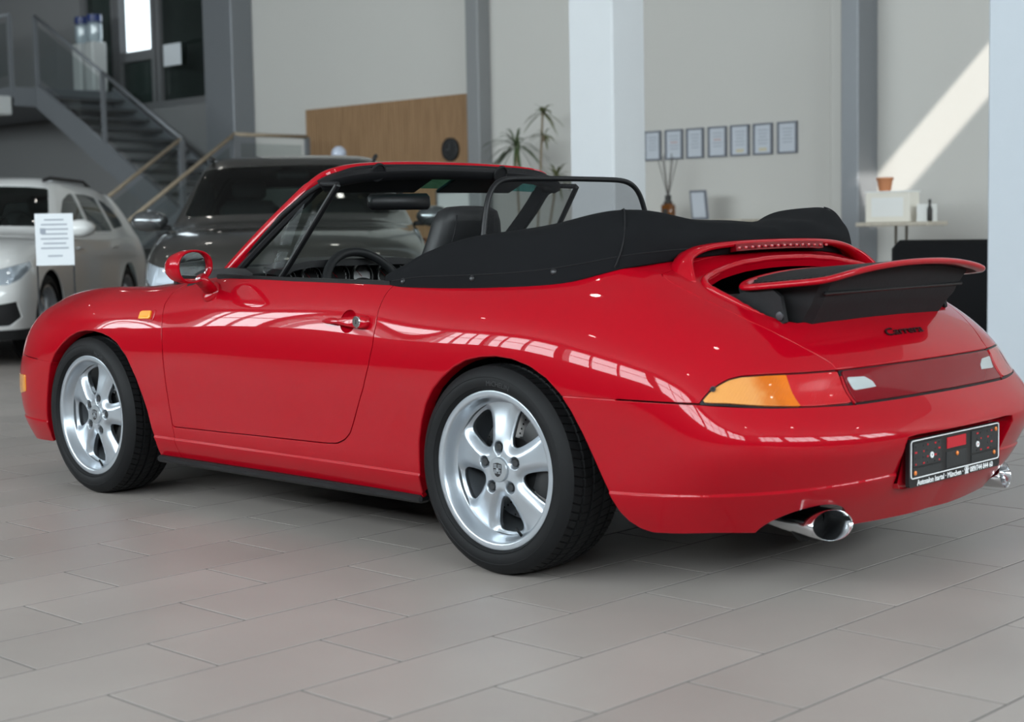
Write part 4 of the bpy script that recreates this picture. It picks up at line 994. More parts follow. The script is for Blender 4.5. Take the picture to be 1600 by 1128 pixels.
# ================================================================ the showroom
def floor_mat():
    m=bpy.data.materials.new('floor_tile'); m.use_nodes=True; nt=m.node_tree; b=nt.nodes['Principled BSDF']
    g=nt.nodes.new('ShaderNodeNewGeometry'); n=nt.nodes.new('ShaderNodeTexNoise'); n.inputs['Scale'].default_value=1.6; n.inputs['Detail'].default_value=5
    n2=nt.nodes.new('ShaderNodeTexNoise'); n2.inputs['Scale'].default_value=140; n2.inputs['Detail'].default_value=2
    nt.links.new(g.outputs['Position'],n.inputs['Vector']); nt.links.new(g.outputs['Position'],n2.inputs['Vector'])
    oi=nt.nodes.new('ShaderNodeObjectInfo')
    r=nt.nodes.new('ShaderNodeValToRGB'); r.color_ramp.elements[0].position=.3; r.color_ramp.elements[0].color=(.292,.262,.243,1); r.color_ramp.elements[1].position=.7; r.color_ramp.elements[1].color=(.342,.307,.285,1)
    nt.links.new(n.outputs['Fac'],r.inputs['Fac'])
    ma=nt.nodes.new('ShaderNodeMapRange'); ma.inputs['To Min'].default_value=.95; ma.inputs['To Max'].default_value=1.05; nt.links.new(oi.outputs['Random'],ma.inputs['Value'])
    mx=nt.nodes.new('ShaderNodeMix'); mx.data_type='RGBA'; mx.blend_type='MULTIPLY'; mx.inputs['Factor'].default_value=1
    nt.links.new(r.outputs['Color'],mx.inputs['A']); nt.links.new(ma.outputs['Result'],mx.inputs['B'])
    nt.links.new(mx.outputs['Result'],b.inputs['Base Color'])
    ro=nt.nodes.new('ShaderNodeMapRange'); ro.inputs['To Min'].default_value=.38; ro.inputs['To Max'].default_value=.48; b.inputs['Specular IOR Level'].default_value=.24; nt.links.new(n.outputs['Fac'],ro.inputs['Value']); nt.links.new(ro.outputs['Result'],b.inputs['Roughness'])
    bp=nt.nodes.new('ShaderNodeBump'); bp.inputs['Strength'].default_value=.05; bp.inputs['Distance'].default_value=.001; nt.links.new(n2.outputs['Fac'],bp.inputs['Height']); nt.links.new(bp.outputs['Normal'],b.inputs['Normal'])
    MATS['floor_tile']=m
floor_mat()
mat('grout',(.155,.146,.14),.95,spec=.05)
mat('wall_paint',(.56,.545,.515),.85,bump=(90,.06),var=.02,vscale=1.2)
mat('wall_grey',(.22,.22,.222),.8,bump=(90,.06),var=.03,vscale=1.2)
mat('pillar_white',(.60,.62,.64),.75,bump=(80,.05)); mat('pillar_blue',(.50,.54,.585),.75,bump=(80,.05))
mat('ceiling_white',(.38,.38,.385),.9)
mat('wall_dark',(.17,.17,.175),.85)
mat('steel_grey',(.26,.265,.27),.5,metal=.2)
mat('steel_blue',(.21,.22,.235),.45,metal=.3)
mat('paper_white',(.70,.73,.76),.7)
mat('frame_grey',(.20,.20,.205),.45,metal=.3)
X0,X1,Y0,Y1,ZC=-9.0,23.0,-8.6,9.0,6.0
floor=tag(MB().box(((X0+X1)/2,(Y0+Y1)/2,-.101),(X1-X0+.6,Y1-Y0+.6,.2)).build('floor','grout'),kind='structure')
TX,TY=.3063,.6061; GX0=.1407; tb=MB().box((0,0,-.005),(TX-.007,TY-.007,.010),bev=.0010); t0=tb.build('floor_tile','floor_tile',floor); tme=t0.data
bpy.data.objects.remove(t0)
cells=[]
for i in range(int((X0-GX0)/TX)-1,int((X1-GX0)/TX)+2):
    off=1.6429+(TY/2 if i%2 else 0)   # staggered by half a tile
    for j in range(int((Y0-off)/TY)-1,int((Y1-off)/TY)+2):
        cx=GX0+(i+.5)*TX; cy=off+(j+.5)*TY
        if cx-TX/2<X0-.15 or cx+TX/2>X1+.15 or cy-TY/2<Y0-.32 or cy+TY/2>Y1+.32: continue
        d=Vector((cx-CAM_P[0],cy-CAM_P[1],-CAM_P[2])); dep=d.dot(_f)
        vis=dep>.5 and abs(d.dot(_r)/dep)<800/FPX+.06 and abs(d.dot(_u)/dep)<564/FPX+.06
        under=(-.9<cx<3.0 and abs(cy)<.62)
        cells.append((dep if vis and not under else 1e3+d.length,cx,cy))
cells.sort()
for dep,cx,cy in cells[:300]: link('floor_tile',tme,floor,(cx,cy,0))
rest=MB()
for dep,cx,cy in cells[300:]:
    x,y=TX/2-.0035,TY/2-.0035; b_=.0010
    V=[(cx-x,cy-y,-.0008),(cx+x,cy-y,-.0008),(cx+x,cy+y,-.0008),(cx-x,cy+y,-.0008),(cx-x+b_,cy-y+b_,0),(cx+x-b_,cy-y+b_,0),(cx+x-b_,cy+y-b_,0),(cx-x+b_,cy+y-b_,0),(cx-x,cy-y,-.01),(cx+x,cy-y,-.01),(cx+x,cy+y,-.01),(cx-x,cy+y,-.01)]
    rest.add(V,[(4,5,6,7),(0,1,5,4),(1,2,6,5),(2,3,7,6),(3,0,4,7),(8,9,1,0),(9,10,2,1),(10,11,3,2),(11,8,0,3)])
tag(mk('floor_tile_field',rest.v,rest.f,'floor_tile',floor,smooth=False),kind='stuff')
# walls -----------------------------------------------------------
def wall_with_holes(name,m,axis,pos,thick,a0,a1,z0,z1,holes):
    """holes: (a0,a1,z0,z1) cut out of a wall plane (axis 0: x=pos, 1: y=pos)"""
    b=MB(); xs=sorted({a0,a1,*[h[0] for h in holes],*[h[1] for h in holes]}); zs=sorted({z0,z1,*[h[2] for h in holes],*[h[3] for h in holes]})
    for i in range(len(xs)-1):
        run=None
        for j in range(len(zs)-1):
            ca,cz=(xs[i]+xs[i+1])/2,(zs[j]+zs[j+1])/2
            if any(h[0]<ca<h[1] and h[2]<cz<h[3] for h in holes): continue
            c=(pos,ca,cz) if axis==0 else (ca,pos,cz); d=(thick,xs[i+1]-xs[i],zs[j+1]-zs[j]) if axis==0 else (xs[i+1]-xs[i],thick,zs[j+1]-zs[j])
            b.box(c,d)
    return tag(b.build(name,m),kind='structure')
glass_mat('window_glass',(.93,.96,.96))
WN=[0]
def window(axis,pos,a0,a1,z0,z1,na,nz,light_dir,power,m='frame_grey',fw=.09):
    WN[0]+=1; w=MB(); A=lambda a,z:(pos,a,z) if axis==0 else (a,pos,z); D=lambda a,t,z:(t,a,z) if axis==0 else (a,t,z)
    w.box(A((a0+a1)/2,z0+fw/2),D(a1-a0,.16,fw)); w.box(A((a0+a1)/2,z1-fw/2),D(a1-a0,.16,fw))
    w.box(A(a0+fw/2,(z0+z1)/2),D(fw,.16,z1-z0-2*fw)); w.box(A(a1-fw/2,(z0+z1)/2),D(fw,.16,z1-z0-2*fw))
    o=tag(w.build('window_%d'%WN[0],m),kind='structure')
    for i in range(1,na): MB().box(A(a0+(a1-a0)*i/na,(z0+z1)/2),D(.07,.12,z1-z0-2*fw)).build('mullion',m,o)
    for i in range(na):
        for j in range(1,nz): MB().box(A(a0+(a1-a0)*(i+.5)/na,z0+(z1-z0)*j/nz),D((a1-a0)/na-.08,.10,.06)).build('transom',m,o)
        for j in range(nz):
            MB().box(A(a0+(a1-a0)*(i+.5)/na,z0+(z1-z0)*(j+.5)/nz),D((a1-a0)/na-.07,.012,(z1-z0)/nz-.06)).build('pane','window_glass',o)
    if power:
        c=Vector(A((a0+a1)/2,(z0+z1)/2))-Vector(light_dir)*.35
        area('daylight',c,light_dir,a1-a0-.1,z1-z0-.1,power,(.93,.97,1))
    return o
FB=[(x,x+3.42) for x in np.arange(-8.6,16,3.55)]
HZ0,HZ1=2.9,5.6
wall_with_holes('wall_front','wall_dark',1,Y1+.15,.3,X0-.3,X1+.3,-.2,ZC+.3,[(a,b,HZ0,HZ1) for a,b in FB])
for a,b in FB: window(1,Y1+.1,a,b,HZ0,HZ1,3,2,(0,-1,0),WPOW)
RB=[(y,y+3.3) for y in (-8.0,-4.2,-.4,3.4)]
wall_with_holes('wall_right','wall_dark',0,X0-.15,.3,Y0-.3,Y1,-.2,ZC+.3,[(a,b,HZ0,HZ1) for a,b in RB])
for a,b in RB: window(0,X0-.1,a,b,HZ0,HZ1,3,3,(1,0,0),WPOW*.9)
wall_with_holes('wall_back','wall_paint',1,Y0-.15,.3,X0-.3,14.2,-.2,ZC+.3,[])
wall_with_holes('wall_back_stair','wall_grey',1,Y0-.15,.3,14.2,X1+.3,-.2,ZC+.3,[(14.62,17.85,2.78,5.5)])
wall_with_holes('wall_left','wall_grey',0,X1+.15,.3,Y0-.3,Y1+.3,-.2,ZC+.3,[])
SK=(-.96,-.20,-8.35,-5.8)
b=MB()
for (xa,xb,ya,yb) in ((X0-.3,SK[0],Y0-.3,Y1+.3),(SK[1],X1+.3,Y0-.3,Y1+.3),(SK[0],SK[1],SK[3],Y1+.3),(SK[0],SK[1],Y0-.3,SK[2])): b.box(((xa+xb)/2,(ya+yb)/2,ZC+.15),(xb-xa,yb-ya,.3))
tag(b.build('ceiling','ceiling_white'),kind='structure')
# office glazing on the upper level behind the stair
m_off='frame_grey'; w=MB(); oy=Y0-.08
w.box((16.235,oy,2.83),(3.23,.12,.10)); w.box((16.235,oy,5.45),(3.23,.12,.10))
for x in(14.67,15.86,15.99,16.88,17.0,17.80): w.box((x,oy,4.14),(.09,.12,2.52))
wo=tag(w.build('window_21',m_off),kind='structure')
MB().box((16.435,oy,3.56),(.80,.10,.14)).build('transom',m_off,wo)
glass_mat('office_glass',(.62,.68,.66))
MB().box((15.265,oy,4.14),(1.10,.012,2.50)).build('pane','office_glass',wo); MB().box((17.40,oy,4.14),(.71,.012,2.50)).build('pane','office_glass',wo)
MB().box((16.435,oy,3.19),(.80,.012,.60)).build('pane','office_glass',wo); MB().box((16.435,oy,4.51),(.80,.012,1.76)).build('pane','window_glass',wo)
# shallow offices behind the side panes; the middle pane looks straight out
tag(MB().box((17.55,Y0-.19,4.1),(1.2,.04,3.2)).build('wall_office_side','wall_grey'),kind='structure')
for nm,xa,xb in(('wall_office_end',14.3,15.93),):
    b=MB(); b.box(((xa+xb)/2,Y0-1.5,4.1),(xb-xa,.1,3.2)); b.box((xa+.05,Y0-.9,4.1),(.1,1.1,3.2)); b.box((xb-.02,Y0-.80,4.1),(.06,1.45,3.2)); b.box(((xa+xb)/2,Y0-.9,2.6),(xb-xa,1.2,.1)); b.box(((xa+xb)/2,Y0-.9,5.7),(xb-xa,1.2,.1))
    tag(b.build(nm,'wall_grey'),kind='structure')
tag(MB().box((16.6,Y0-.175,3.17),(1.3,.04,.74)).build('wall_office_parapet','wall_grey'),kind='structure')
# notice taped to the right office pane
tag(MB().box((15.52,oy+.055,3.50),(.42,.012,.30)).build('paper_notice','paper_white'),'small pale notice stuck to the upstairs office glass','notice')
# pillars and steel columns
def column(name,c,d,m): return tag(MB().box(c,d,bev=.012).build(name,m),kind='structure')
column('pillar_white',(4.35,-4.805,3),(.42,.37,5.998),'pillar_white')
column('pillar_white_near',(.70,-4.58,3),(.88,.36,5.998),'pillar_blue')
column('steel_column_left',(13.955,Y0+.17,3),(.63,.34,5.998),'steel_blue')
column('steel_column_middle',(9.38,Y0+.10,3),(.20,.2,5.998),'steel_grey')
column('pilaster_light',(4.63,Y0+.12,3),(.17,.24,5.998),'wall_paint')
column('steel_column_right',(4.45,Y0+.17,3),(.18,.34,5.998),'steel_blue')

mat('lamp_white',(.8,.8,.8),.5); mat('lamp_glow',(1,1,1),.5,emit=(1,.95,.88,28))
k=0
for x in(-5.5,-1.5,2.5,6.5,10.5,14.5):
    for y in(-4.5,0,4.5):
        k+=1; c=tag(empty('downlight',(x,y,ZC)),'round white ceiling downlight, %s from the right-hand window wall in the %s row'%(['first','second','third','fourth','fifth','sixth'][(k-1)//3],{-4.5:'back-wall',0:'middle',4.5:'window-side'}[y]),'lamp','ceiling downlights')
        MB().lathe([(.13,0),(.13,-.05),(.11,-.055),(.105,-.02)],20,caps=False).build('lamp_housing','lamp_white',c,angle=40)
        MB().lathe([(.104,-.022),(.0005,-.022)],20,caps=False).build('lamp_disc','lamp_glow',c)
# ================================================================ display cars in the background
SUV=[
 [(2.28,0,.22),(2.34,0,.42),(2.34,0,.62),(2.30,0,.80),(2.14,0,.955),(1.65,0,1.045),(1.12,0,1.10),(.77,0,1.315),(.42,0,1.52),(.1,0,1.585),(-.3,0,1.60)],
 [(2.26,.45,.22),(2.32,.46,.42),(2.31,.47,.62),(2.26,.46,.80),(2.10,.45,.95),(1.62,.45,1.04),(1.10,.45,1.095),(.75,.43,1.31),(.40,.41,1.515),(.1,.38,1.58),(-.35,.02,1.6)],
 [(2.12,.76,.22),(2.18,.78,.42),(2.17,.79,.62),(2.10,.78,.80),(1.95,.74,.94),(1.5,.70,1.03),(1.04,.68,1.085),(.69,.64,1.30),(.36,.585,1.50),(.05,.50,1.572),(-.4,.03,1.6)],
 [(1.92,.88,.22),(1.98,.905,.42),(1.97,.91,.62),(1.90,.905,.80),(1.72,.86,.94),(1.35,.80,1.02),(.94,.765,1.08),(.61,.70,1.30),(.30,.63,1.495),(0,.52,1.567),(-.45,.03,1.6)],
 [(1.45,.90,.22),(1.45,.93,.42),(1.45,.94,.62),(1.45,.935,.80),(1.40,.90,.94),(1.18,.87,1.02),(.85,.83,1.07),(.54,.745,1.29),(.24,.655,1.485),(-.05,.53,1.563),(-.5,.03,1.6)],
 [(.8,.90,.22),(.8,.925,.42),(.8,.935,.62),(.8,.935,.80),(.8,.915,.93),(.78,.895,1.01),(.68,.865,1.06),(.42,.765,1.28),(.16,.668,1.48),(-.1,.535,1.56),(-.55,.03,1.6)],
 [(.2,.90,.22),(.2,.925,.42),(.2,.935,.62),(.2,.935,.80),(.2,.92,.93),(.2,.90,1.01),(.2,.87,1.06),(.12,.785,1.28),(.0,.685,1.475),(-.15,.54,1.56),(-.65,.03,1.6)],
 [(-.5,.90,.22),(-.5,.925,.42),(-.5,.935,.62),(-.5,.935,.80),(-.5,.92,.93),(-.5,.90,1.01),(-.5,.87,1.06),(-.5,.785,1.28),(-.5,.685,1.47),(-.55,.54,1.555),(-.8,.03,1.597)],
 [(-1.2,.90,.22),(-1.2,.925,.42),(-1.2,.935,.62),(-1.2,.935,.80),(-1.2,.92,.93),(-1.2,.90,1.01),(-1.2,.87,1.06),(-1.2,.775,1.27),(-1.18,.675,1.455),(-1.15,.53,1.54),(-1.1,.03,1.58)],
 [(-1.75,.88,.24),(-1.78,.91,.42),(-1.8,.925,.62),(-1.8,.925,.80),(-1.78,.90,.93),(-1.76,.87,1.02),(-1.74,.835,1.08),(-1.70,.745,1.26),(-1.60,.65,1.42),(-1.52,.52,1.50),(-1.45,.03,1.555)],
 [(-2.1,.78,.26),(-2.16,.82,.42),(-2.16,.84,.62),(-2.14,.84,.80),(-2.12,.81,.93),(-2.1,.78,1.02),(-2.06,.75,1.09),(-1.97,.68,1.26),(-1.85,.60,1.41),(-1.75,.48,1.48),(-1.6,.03,1.548)],
 [(-2.24,0,.27),(-2.3,0,.42),(-2.3,0,.62),(-2.27,0,.8),(-2.24,0,.93),(-2.22,0,1.02),(-2.18,0,1.09),(-2.06,0,1.26),(-1.92,0,1.42),(-1.82,0,1.5),(-1.65,0,1.546)]]
P=np.array(SUV,float); C_=surf_fit(P,pad_mir,pad_lin,3); nu,nv=150,110
us=np.linspace(0,11,nu); vs=np.linspace(0,10,nv); S=surf_eval(C_,us,vs,pad_mir,pad_lin); S[0,:,1]=0; S[-1,:,1]=0; S[:,-1,1]=np.maximum(S[:,-1,1]*0,0)
Nn=grid_normals(S); Nn[0,:,1]=0; Nn[-1,:,1]=0; Nn[:,-1]=(0,0,1); Nn/=np.linalg.norm(Nn,axis=-1,keepdims=True)
uu,vv=np.meshgrid(us,vs,indexing='ij')
AS=np.concatenate([S.reshape(-1,3),Nn.reshape(-1,3),uu.reshape(-1,1),vv.reshape(-1,1)],1)
ij=np.arange(nu*nv).reshape(nu,nv); QS=np.stack([ij[:-1,:-1],ij[1:,:-1],ij[1:,1:],ij[:-1,1:]],-1).reshape(-1,4)
WS=np.array([(-1,6.22),(2.6,6.25),(3.25,6.35),(3.15,7.2),(3.0,7.78),(2.6,7.85),(-1,7.9)])
RW=np.array([(12,6.4),(10.4,6.4),(10.25,7.2),(10.3,7.9),(12,7.9)])
uv=lambda A:A[:,6:8]
ws=lambda A:poly_sd(uv(A)*[.28,.3],WS*[.28,.3]); rw=lambda A:poly_sd(uv(A)*[.28,.3],RW*[.28,.3])
def smp(P): return np.array(P,float)
SW=[smp([(.74,1.075),(.45,1.265),(.25,1.37),(.02,1.425),(-.14,1.435),(-.14,1.075)]),smp([(-.22,1.075),(-.22,1.435),(-.6,1.43),(-.92,1.41),(-1.0,1.10),(-.98,1.08)]),smp([(-1.08,1.10),(-1.0,1.40),(-1.3,1.365),(-1.5,1.30),(-1.62,1.20),(-1.60,1.13)])]
side=lambda A:np.min([poly_sd(XZ(A),w) for w in SW],0)+1e3*(A[:,1]<.45)
arc=lambda A:np.minimum(np.hypot(A[:,0]-1.40,A[:,2]-.36),np.hypot(A[:,0]+1.34,A[:,2]-.36))-.405+1e3*(A[:,1]<.5)
HL=np.array([(1.45,.655),(1.55,.775),(2.3,.815),(3.1,.845),(3.2,.80),(2.7,.71),(2.1,.66)])*[.3,1]
hl=lambda A:poly_sd(np.stack([A[:,6]*.3,A[:,2]],-1),HL)+1e3*(A[:,6]>5)
GR=np.array([(-2,.80),(.7,.79),(1.15,.74),(1.1,.56),(.75,.50),(-2,.49)])*[.3,1]
gr=lambda A:poly_sd(np.stack([A[:,6]*.3,A[:,2]],-1),GR)+1e3*(A[:,6]>5)
IN=np.array([(1.5,.50),(2.5,.53),(2.75,.40),(2.2,.33),(1.6,.33)])*[.3,1]
inl=lambda A:poly_sd(np.stack([A[:,6]*.3,A[:,2]],-1),IN)+1e3*(A[:,6]>5)
low=lambda A:A[:,2]-np.where(A[:,6]<4,.30,.34)
dl=lambda A:np.minimum(np.minimum(abs(A[:,0]+.18),abs(A[:,0]-1.0)),abs(A[:,0]+1.12))+1e3*((A[:,2]<.36)|(A[:,2]>1.07)|(A[:,1]<.5))
glass_mat('suv_glass',(.30,.35,.34)); mat('lamp_glass',(.62,.70,.78),.08,metal=.6,coat=1); mat('clad_black',(.015,.015,.016),.6); mat('suv_inner',(.01,.01,.011),.8); mat('chrome_soft',(.75,.76,.77),.15,metal=1)
mat('seat_grey',(.05,.05,.05),.7)
def make_suv(label,loc,rz,sc,paint,mirror_m,group=None):
    t=thing('suv',label,'car',loc,rz,group)
    def part(nm,fs,off,m,full=True,depth=.01):
        A,Q,L=AS,QS,[]
        for f in fs: A,Q,L=clip(A,Q,L,f)
        A,F=compact(A,Q,L); V,N,F=shell(A,F,off,depth,.002,full); 
        if full: return mk(nm,V*sc,F,m,t,N)
        mk(nm,V*sc,F,m,t,N); V2,N2,F2=mirror(V,N,F); return mk(nm,V2*sc,F2,m,t,N2)
    part('body',[neg(ws,0),neg(rw,0),neg(side,0),neg(arc,0),neg(hl,0),neg(gr,0),neg(inl,0),neg(low,0),neg(dl,.003)],0,paint)
    part('lower_cladding',[pos(low,0),neg(arc,0)],.004,'clad_black')
    part('windscreen',[pos(ws,.001)],-.004,'suv_glass',depth=0); part('rear_window',[pos(rw,.001)],-.004,'suv_glass',depth=0)
    for w in SW: part('side_window',[lambda A,w=w:poly_sd(XZ(A),w)+1e3*(A[:,1]<.45)+.001],-.004,'suv_glass',False,0)
    part('headlight',[pos(hl,.001)],-.004,'lamp_glass',False); part('grille',[pos(gr,.001)],-.012,'clad_black'); part('air_intake',[pos(inl,.001)],-.012,'clad_black',False)
    for k in range(-4,5):
        if k: MB().box((0,0,0),(.02,.018,.20),bev=.004).build('grille_bar','chrome_soft',t,loc=Vector(((2.315-.004*abs(k))*sc,k*.062*sc,.645*sc)))
    for s in(1,-1):
        MB().lathe([(.055,-.02),(.06,.0),(.045,.012),(.0005,.016)],18,ax='x').build('headlight_projector','chrome_soft',t,angle=50,loc=Vector((2.13*sc,s*.665*sc,.74*sc)))
        b=MB(); V=[]
        secs=[(.05,.88),(.03,1.02),(-.02,1.04),(-.07,.92),(-.10,.6),(-.11,.1)]
        n=18
        for x,k in secs:
            for i in range(n):
                a=2*math.pi*i/n; V.append((-x*1.0,.125*k*math.cos(a),.075*k*math.sin(a)))
        b.add(V,[(j*n+i,j*n+(i+1)%n,(j+1)*n+(i+1)%n,(j+1)*n+i) for j in range(5) for i in range(n)]+[tuple(range(n)),tuple(5*n+i for i in range(n))])
        o=b.build('door_mirror',mirror_m,t,angle=60,loc=Vector((.72*sc,s*1.015*sc,1.105*sc)))
        MB().box((0,-s*.08,-.05),(.05,.14,.035),bev=.012).build('mirror_foot','clad_black',o)
        MB().tube([(.35*sc,s*.60*sc,1.545*sc),(.2*sc,s*.615*sc,1.57*sc),(-.9*sc,s*.61*sc,1.565*sc),(-1.25*sc,s*.575*sc,1.52*sc)],.016,8).build('roof_rail','clad_black',t,smooth=True)
        for x in(.45,-.75): MB().box((x*sc,s*.938*sc,.93*sc),(.20,.03,.025),bev=.01).build('door_handle',paint,t)
    for x in(1.40,-1.34):
        for s in(1,-1):
            w=copy_tree(_wf,t); k=1.16*sc; w.scale=(k,k,k); w.location=(x*sc,s*.905*sc,.3135*k); w.rotation_euler=(0,.3,0 if s>0 else math.pi); w['label']='alloy wheel of the display car'
            MB().lathe([(.41,-.34),(.41,-.02)],24,ax='y',caps=False,a0=0,a1=math.pi).build('wheel_arch_liner','suv_inner',t,loc=Vector((x*sc,s*.90*sc,.36*sc)),rot=(0,0,0 if s>0 else math.pi))
    b=MB(); b.box((-.3*sc,0,.62*sc),(2.2*sc,1.5*sc,.6*sc)); b.build('cabin_floor','suv_inner',t)
    MB().box((.78*sc,0,1.0*sc),(.5*sc,1.45*sc,.13*sc),bev=.05).build('dashboard','suv_inner',t)
    for y in(.37,-.37):
        MB().box((-.28*sc,y*sc,1.05*sc),(.16,.46,.42),bev=.06).build('seat_back','seat_grey',t,angle=60); MB().box((-.33*sc,y*sc,1.34*sc),(.09,.26,.15),bev=.035).build('headrest','seat_grey',t,angle=60)
    pts=[Vector(((.40+.06*math.sin(a))*sc,(.37+.18*math.cos(a))*sc,(1.10+.17*math.sin(a))*sc)) for a in np.linspace(0,2*math.pi,28,endpoint=False)]
    MB().tube(pts,.014,8,closed=True).build('steering_wheel','clad_black',t,smooth=True)
    MB().box((.50*sc,0,1.42*sc),(.04,.24,.06),bev=.015).build('interior_mirror','clad_black',t)
    return t
mat('paint_brown',(.036,.034,.030),.3,metal=.35,coat=1,coat_rough=.03); mat('paint_white',(.80,.80,.79),.3,coat=1); mat('mirror_dark',(.16,.17,.18),.15,metal=.8,coat=1); mat('mirror_black',(.01,.01,.011),.2,coat=1)
make_suv('dark brown SUV parked nose-on behind the red convertible',(6.415,-3.525,0),math.radians(139.8),1.005,'paint_brown','mirror_dark')
make_suv('white SUV parked at the left beside the staircase',(10.06,-2.93,0),math.radians(133.9),.975,'paint_white','paint_white')
# ================================================================ staircase
def wave_wood(name,c1,c2,scale=4):
    m=bpy.data.materials.new(name); m.use_nodes=True; nt=m.node_tree; b=nt.nodes['Principled BSDF']; b.inputs['Roughness'].default_value=.55
    t=nt.nodes.new('ShaderNodeTexCoord'); mp=nt.nodes.new('ShaderNodeMapping'); mp.inputs['Scale'].default_value=(8,8,.6); n=nt.nodes.new('ShaderNodeTexNoise'); n.inputs['Scale'].default_value=scale; n.inputs['Detail'].default_value=6
    r=nt.nodes.new('ShaderNodeValToRGB'); r.color_ramp.elements[0].color=(*c1,1); r.color_ramp.elements[1].color=(*c2,1); r.color_ramp.elements[0].position=.35; r.color_ramp.elements[1].position=.65
    oi=nt.nodes.new('ShaderNodeObjectInfo'); ad=nt.nodes.new('ShaderNodeVectorMath'); nt.links.new(t.outputs['Object'],ad.inputs[0]); nt.links.new(oi.outputs['Random'],ad.inputs[1])
    nt.links.new(ad.outputs[0],mp.inputs['Vector']); nt.links.new(mp.outputs[0],n.inputs['Vector']); nt.links.new(n.outputs['Fac'],r.inputs['Fac']); nt.links.new(r.outputs['Color'],b.inputs['Base Color']); MATS[name]=m
wave_wood('oak_slat',(.27,.155,.075),(.36,.215,.11)); wave_wood('rail_wood',(.30,.24,.17),(.36,.29,.21)); wave_wood('shelf_wood',(.45,.40,.33),(.52,.47,.39))
glass_mat('rail_glass',(.72,.76,.76)); mat('tread_dark',(.085,.087,.09),.6); mat('stair_steel',(.19,.20,.215),.5,metal=.2)
st=thing('staircase','grey steel staircase with glass railings rising to an upper gallery','staircase',(13,-7.6,0))
def P_(x,y,z): return (x-13,y+7.6,z)
YA,YB=-7.15,-8.35; ZL,ZU=1.20,3.05; XA,XB=13.2,16.6
for y in(YA,YB):   # upper flight stringers
    MB().prism([(XA-13-.05,ZL-.30),(XA-13-.05,ZL+.02),(XA-13+.02,ZL+.10),(XB-13,ZU+.05),(XB-13,ZU-.28)],y+7.6-.03,y+7.6+.03,'xz').build('stringer','stair_steel',st)
n=11
for k in range(n): MB().box(P_(XA+.14+(XB-XA)*k/n,(YA+YB)/2,ZL+(ZU-ZL)*(k+1)/(n+1)),(.30,1.12,.045)).build('tread','tread_dark',st)
MB().box(P_(12.55,-7.65,ZL-.09),(1.34,1.5,.18)).build('landing','stair_steel',st)
for x in(11.95,13.05): MB().prism([(-6.95+7.6,ZL-.22),(-6.95+7.6,ZL+.02),(-5.22+7.6,.06),(-5.22+7.6,0),(-5.55+7.6,0)],x-13-.03,x-13+.03,'yz').build('stringer','stair_steel',st)
for k in range(6): MB().box(P_(12.5,-6.75+.27*k,ZL-.17*(k+1)),(1.04,.28,.045)).build('tread','tread_dark',st)
tag(MB().box((19.62,-7.7,ZU-.13),(6.0,1.8,.26)).build('floor_gallery','stair_steel'),kind='structure')
MB().box(P_(11.95,-8.2,.55),(.12,.12,1.09)).build('landing_post','stair_steel',st); MB().box(P_(13.05,-8.2,.55),(.12,.12,1.09)).build('landing_post','stair_steel',st)
POSTS=set()
def rail(pts,mat_='rail_wood',h=.96,posts=None,flip=None):
    for a,b in zip(pts,pts[1:]):
        A=Vector(P_(*a))+Vector((0,0,h)); B=Vector(P_(*b))+Vector((0,0,h)); MB().tube([A,B],.024,8).build('handrail',mat_,st,smooth=True)
        d=B-A; q=d.normalized()*.09; a2,b2=A+q,B-q
        V=[a2-Vector((0,0,.10)),b2-Vector((0,0,.10)),b2-Vector((0,0,.82)),a2-Vector((0,0,.82))]; mk('railing_glass',V,[(0,1,2,3)],'rail_glass',st,smooth=False)
    for a in pts:
        if tuple(a) in POSTS: continue
        POSTS.add(tuple(a)); MB().box(Vector(P_(*a))+Vector((0,0,h/2-.08)),(.05,.05,h+.14)).build('railing_post','stair_steel',st)
rail([(XB,YA,ZU),(14.95,YA,(ZL+ZU)/2+.03),(XA,YA,ZL)],'stair_steel',.97)
rail([(13.05,-7.02,ZL),(13.05,-5.25,0)]); rail([(11.95,-7.02,ZL),(11.95,-5.25,0)]); rail([(11.95,-8.1,ZL),(11.95,-7.02,ZL)])
gr_=thing('gallery_railing','grey steel and glass railing along the upper gallery edge','railing',(13,-7.6,0)); st_old=st; st=gr_
rail([(21,YA+.35,ZU),(18.8,YA+.35,ZU),(XB+.06,YA+.35,ZU)],'stair_steel',.97); st=st_old
# white unit under the gallery and two water dispensers on it
mat('unit_white',(.62,.63,.62),.5); mat('bottle_blue',(.02,.04,.16),.2,coat=1); mat('bottle_clear',(.40,.48,.52),.15,coat=1)
u=thing('wall_unit','white boxy unit hanging under the gallery edge','unit',(17.05,-6.62,2.66)); MB().box((0,0,.13),(.9,.28,.26),bev=.02).build('casing','unit_white',u); MB().box((0,.142,.06),(.8,.01,.05)).build('vent_slot','clad_black',u)
for k,(x,y,lb) in enumerate([(17.05,-8.15,'left water dispenser with dark blue cap on the gallery'),(16.72,-8.15,'right water dispenser with dark blue cap on the gallery')]):
    d=thing('water_dispenser',lb,'dispenser',(x,y,ZU),0,'water dispensers on the gallery'); MB().box((0,0,.35),(.22,.24,.70),bev=.02).build('cabinet','unit_white',d); MB().lathe([(.09,.70),(.105,.76),(.105,.95),(.07,.98)],18).build('bottle','bottle_clear',d,angle=40); MB().lathe([(.108,.98),(.108,1.08),(.05,1.09)],18).build('bottle_cap','bottle_blue',d,angle=40)
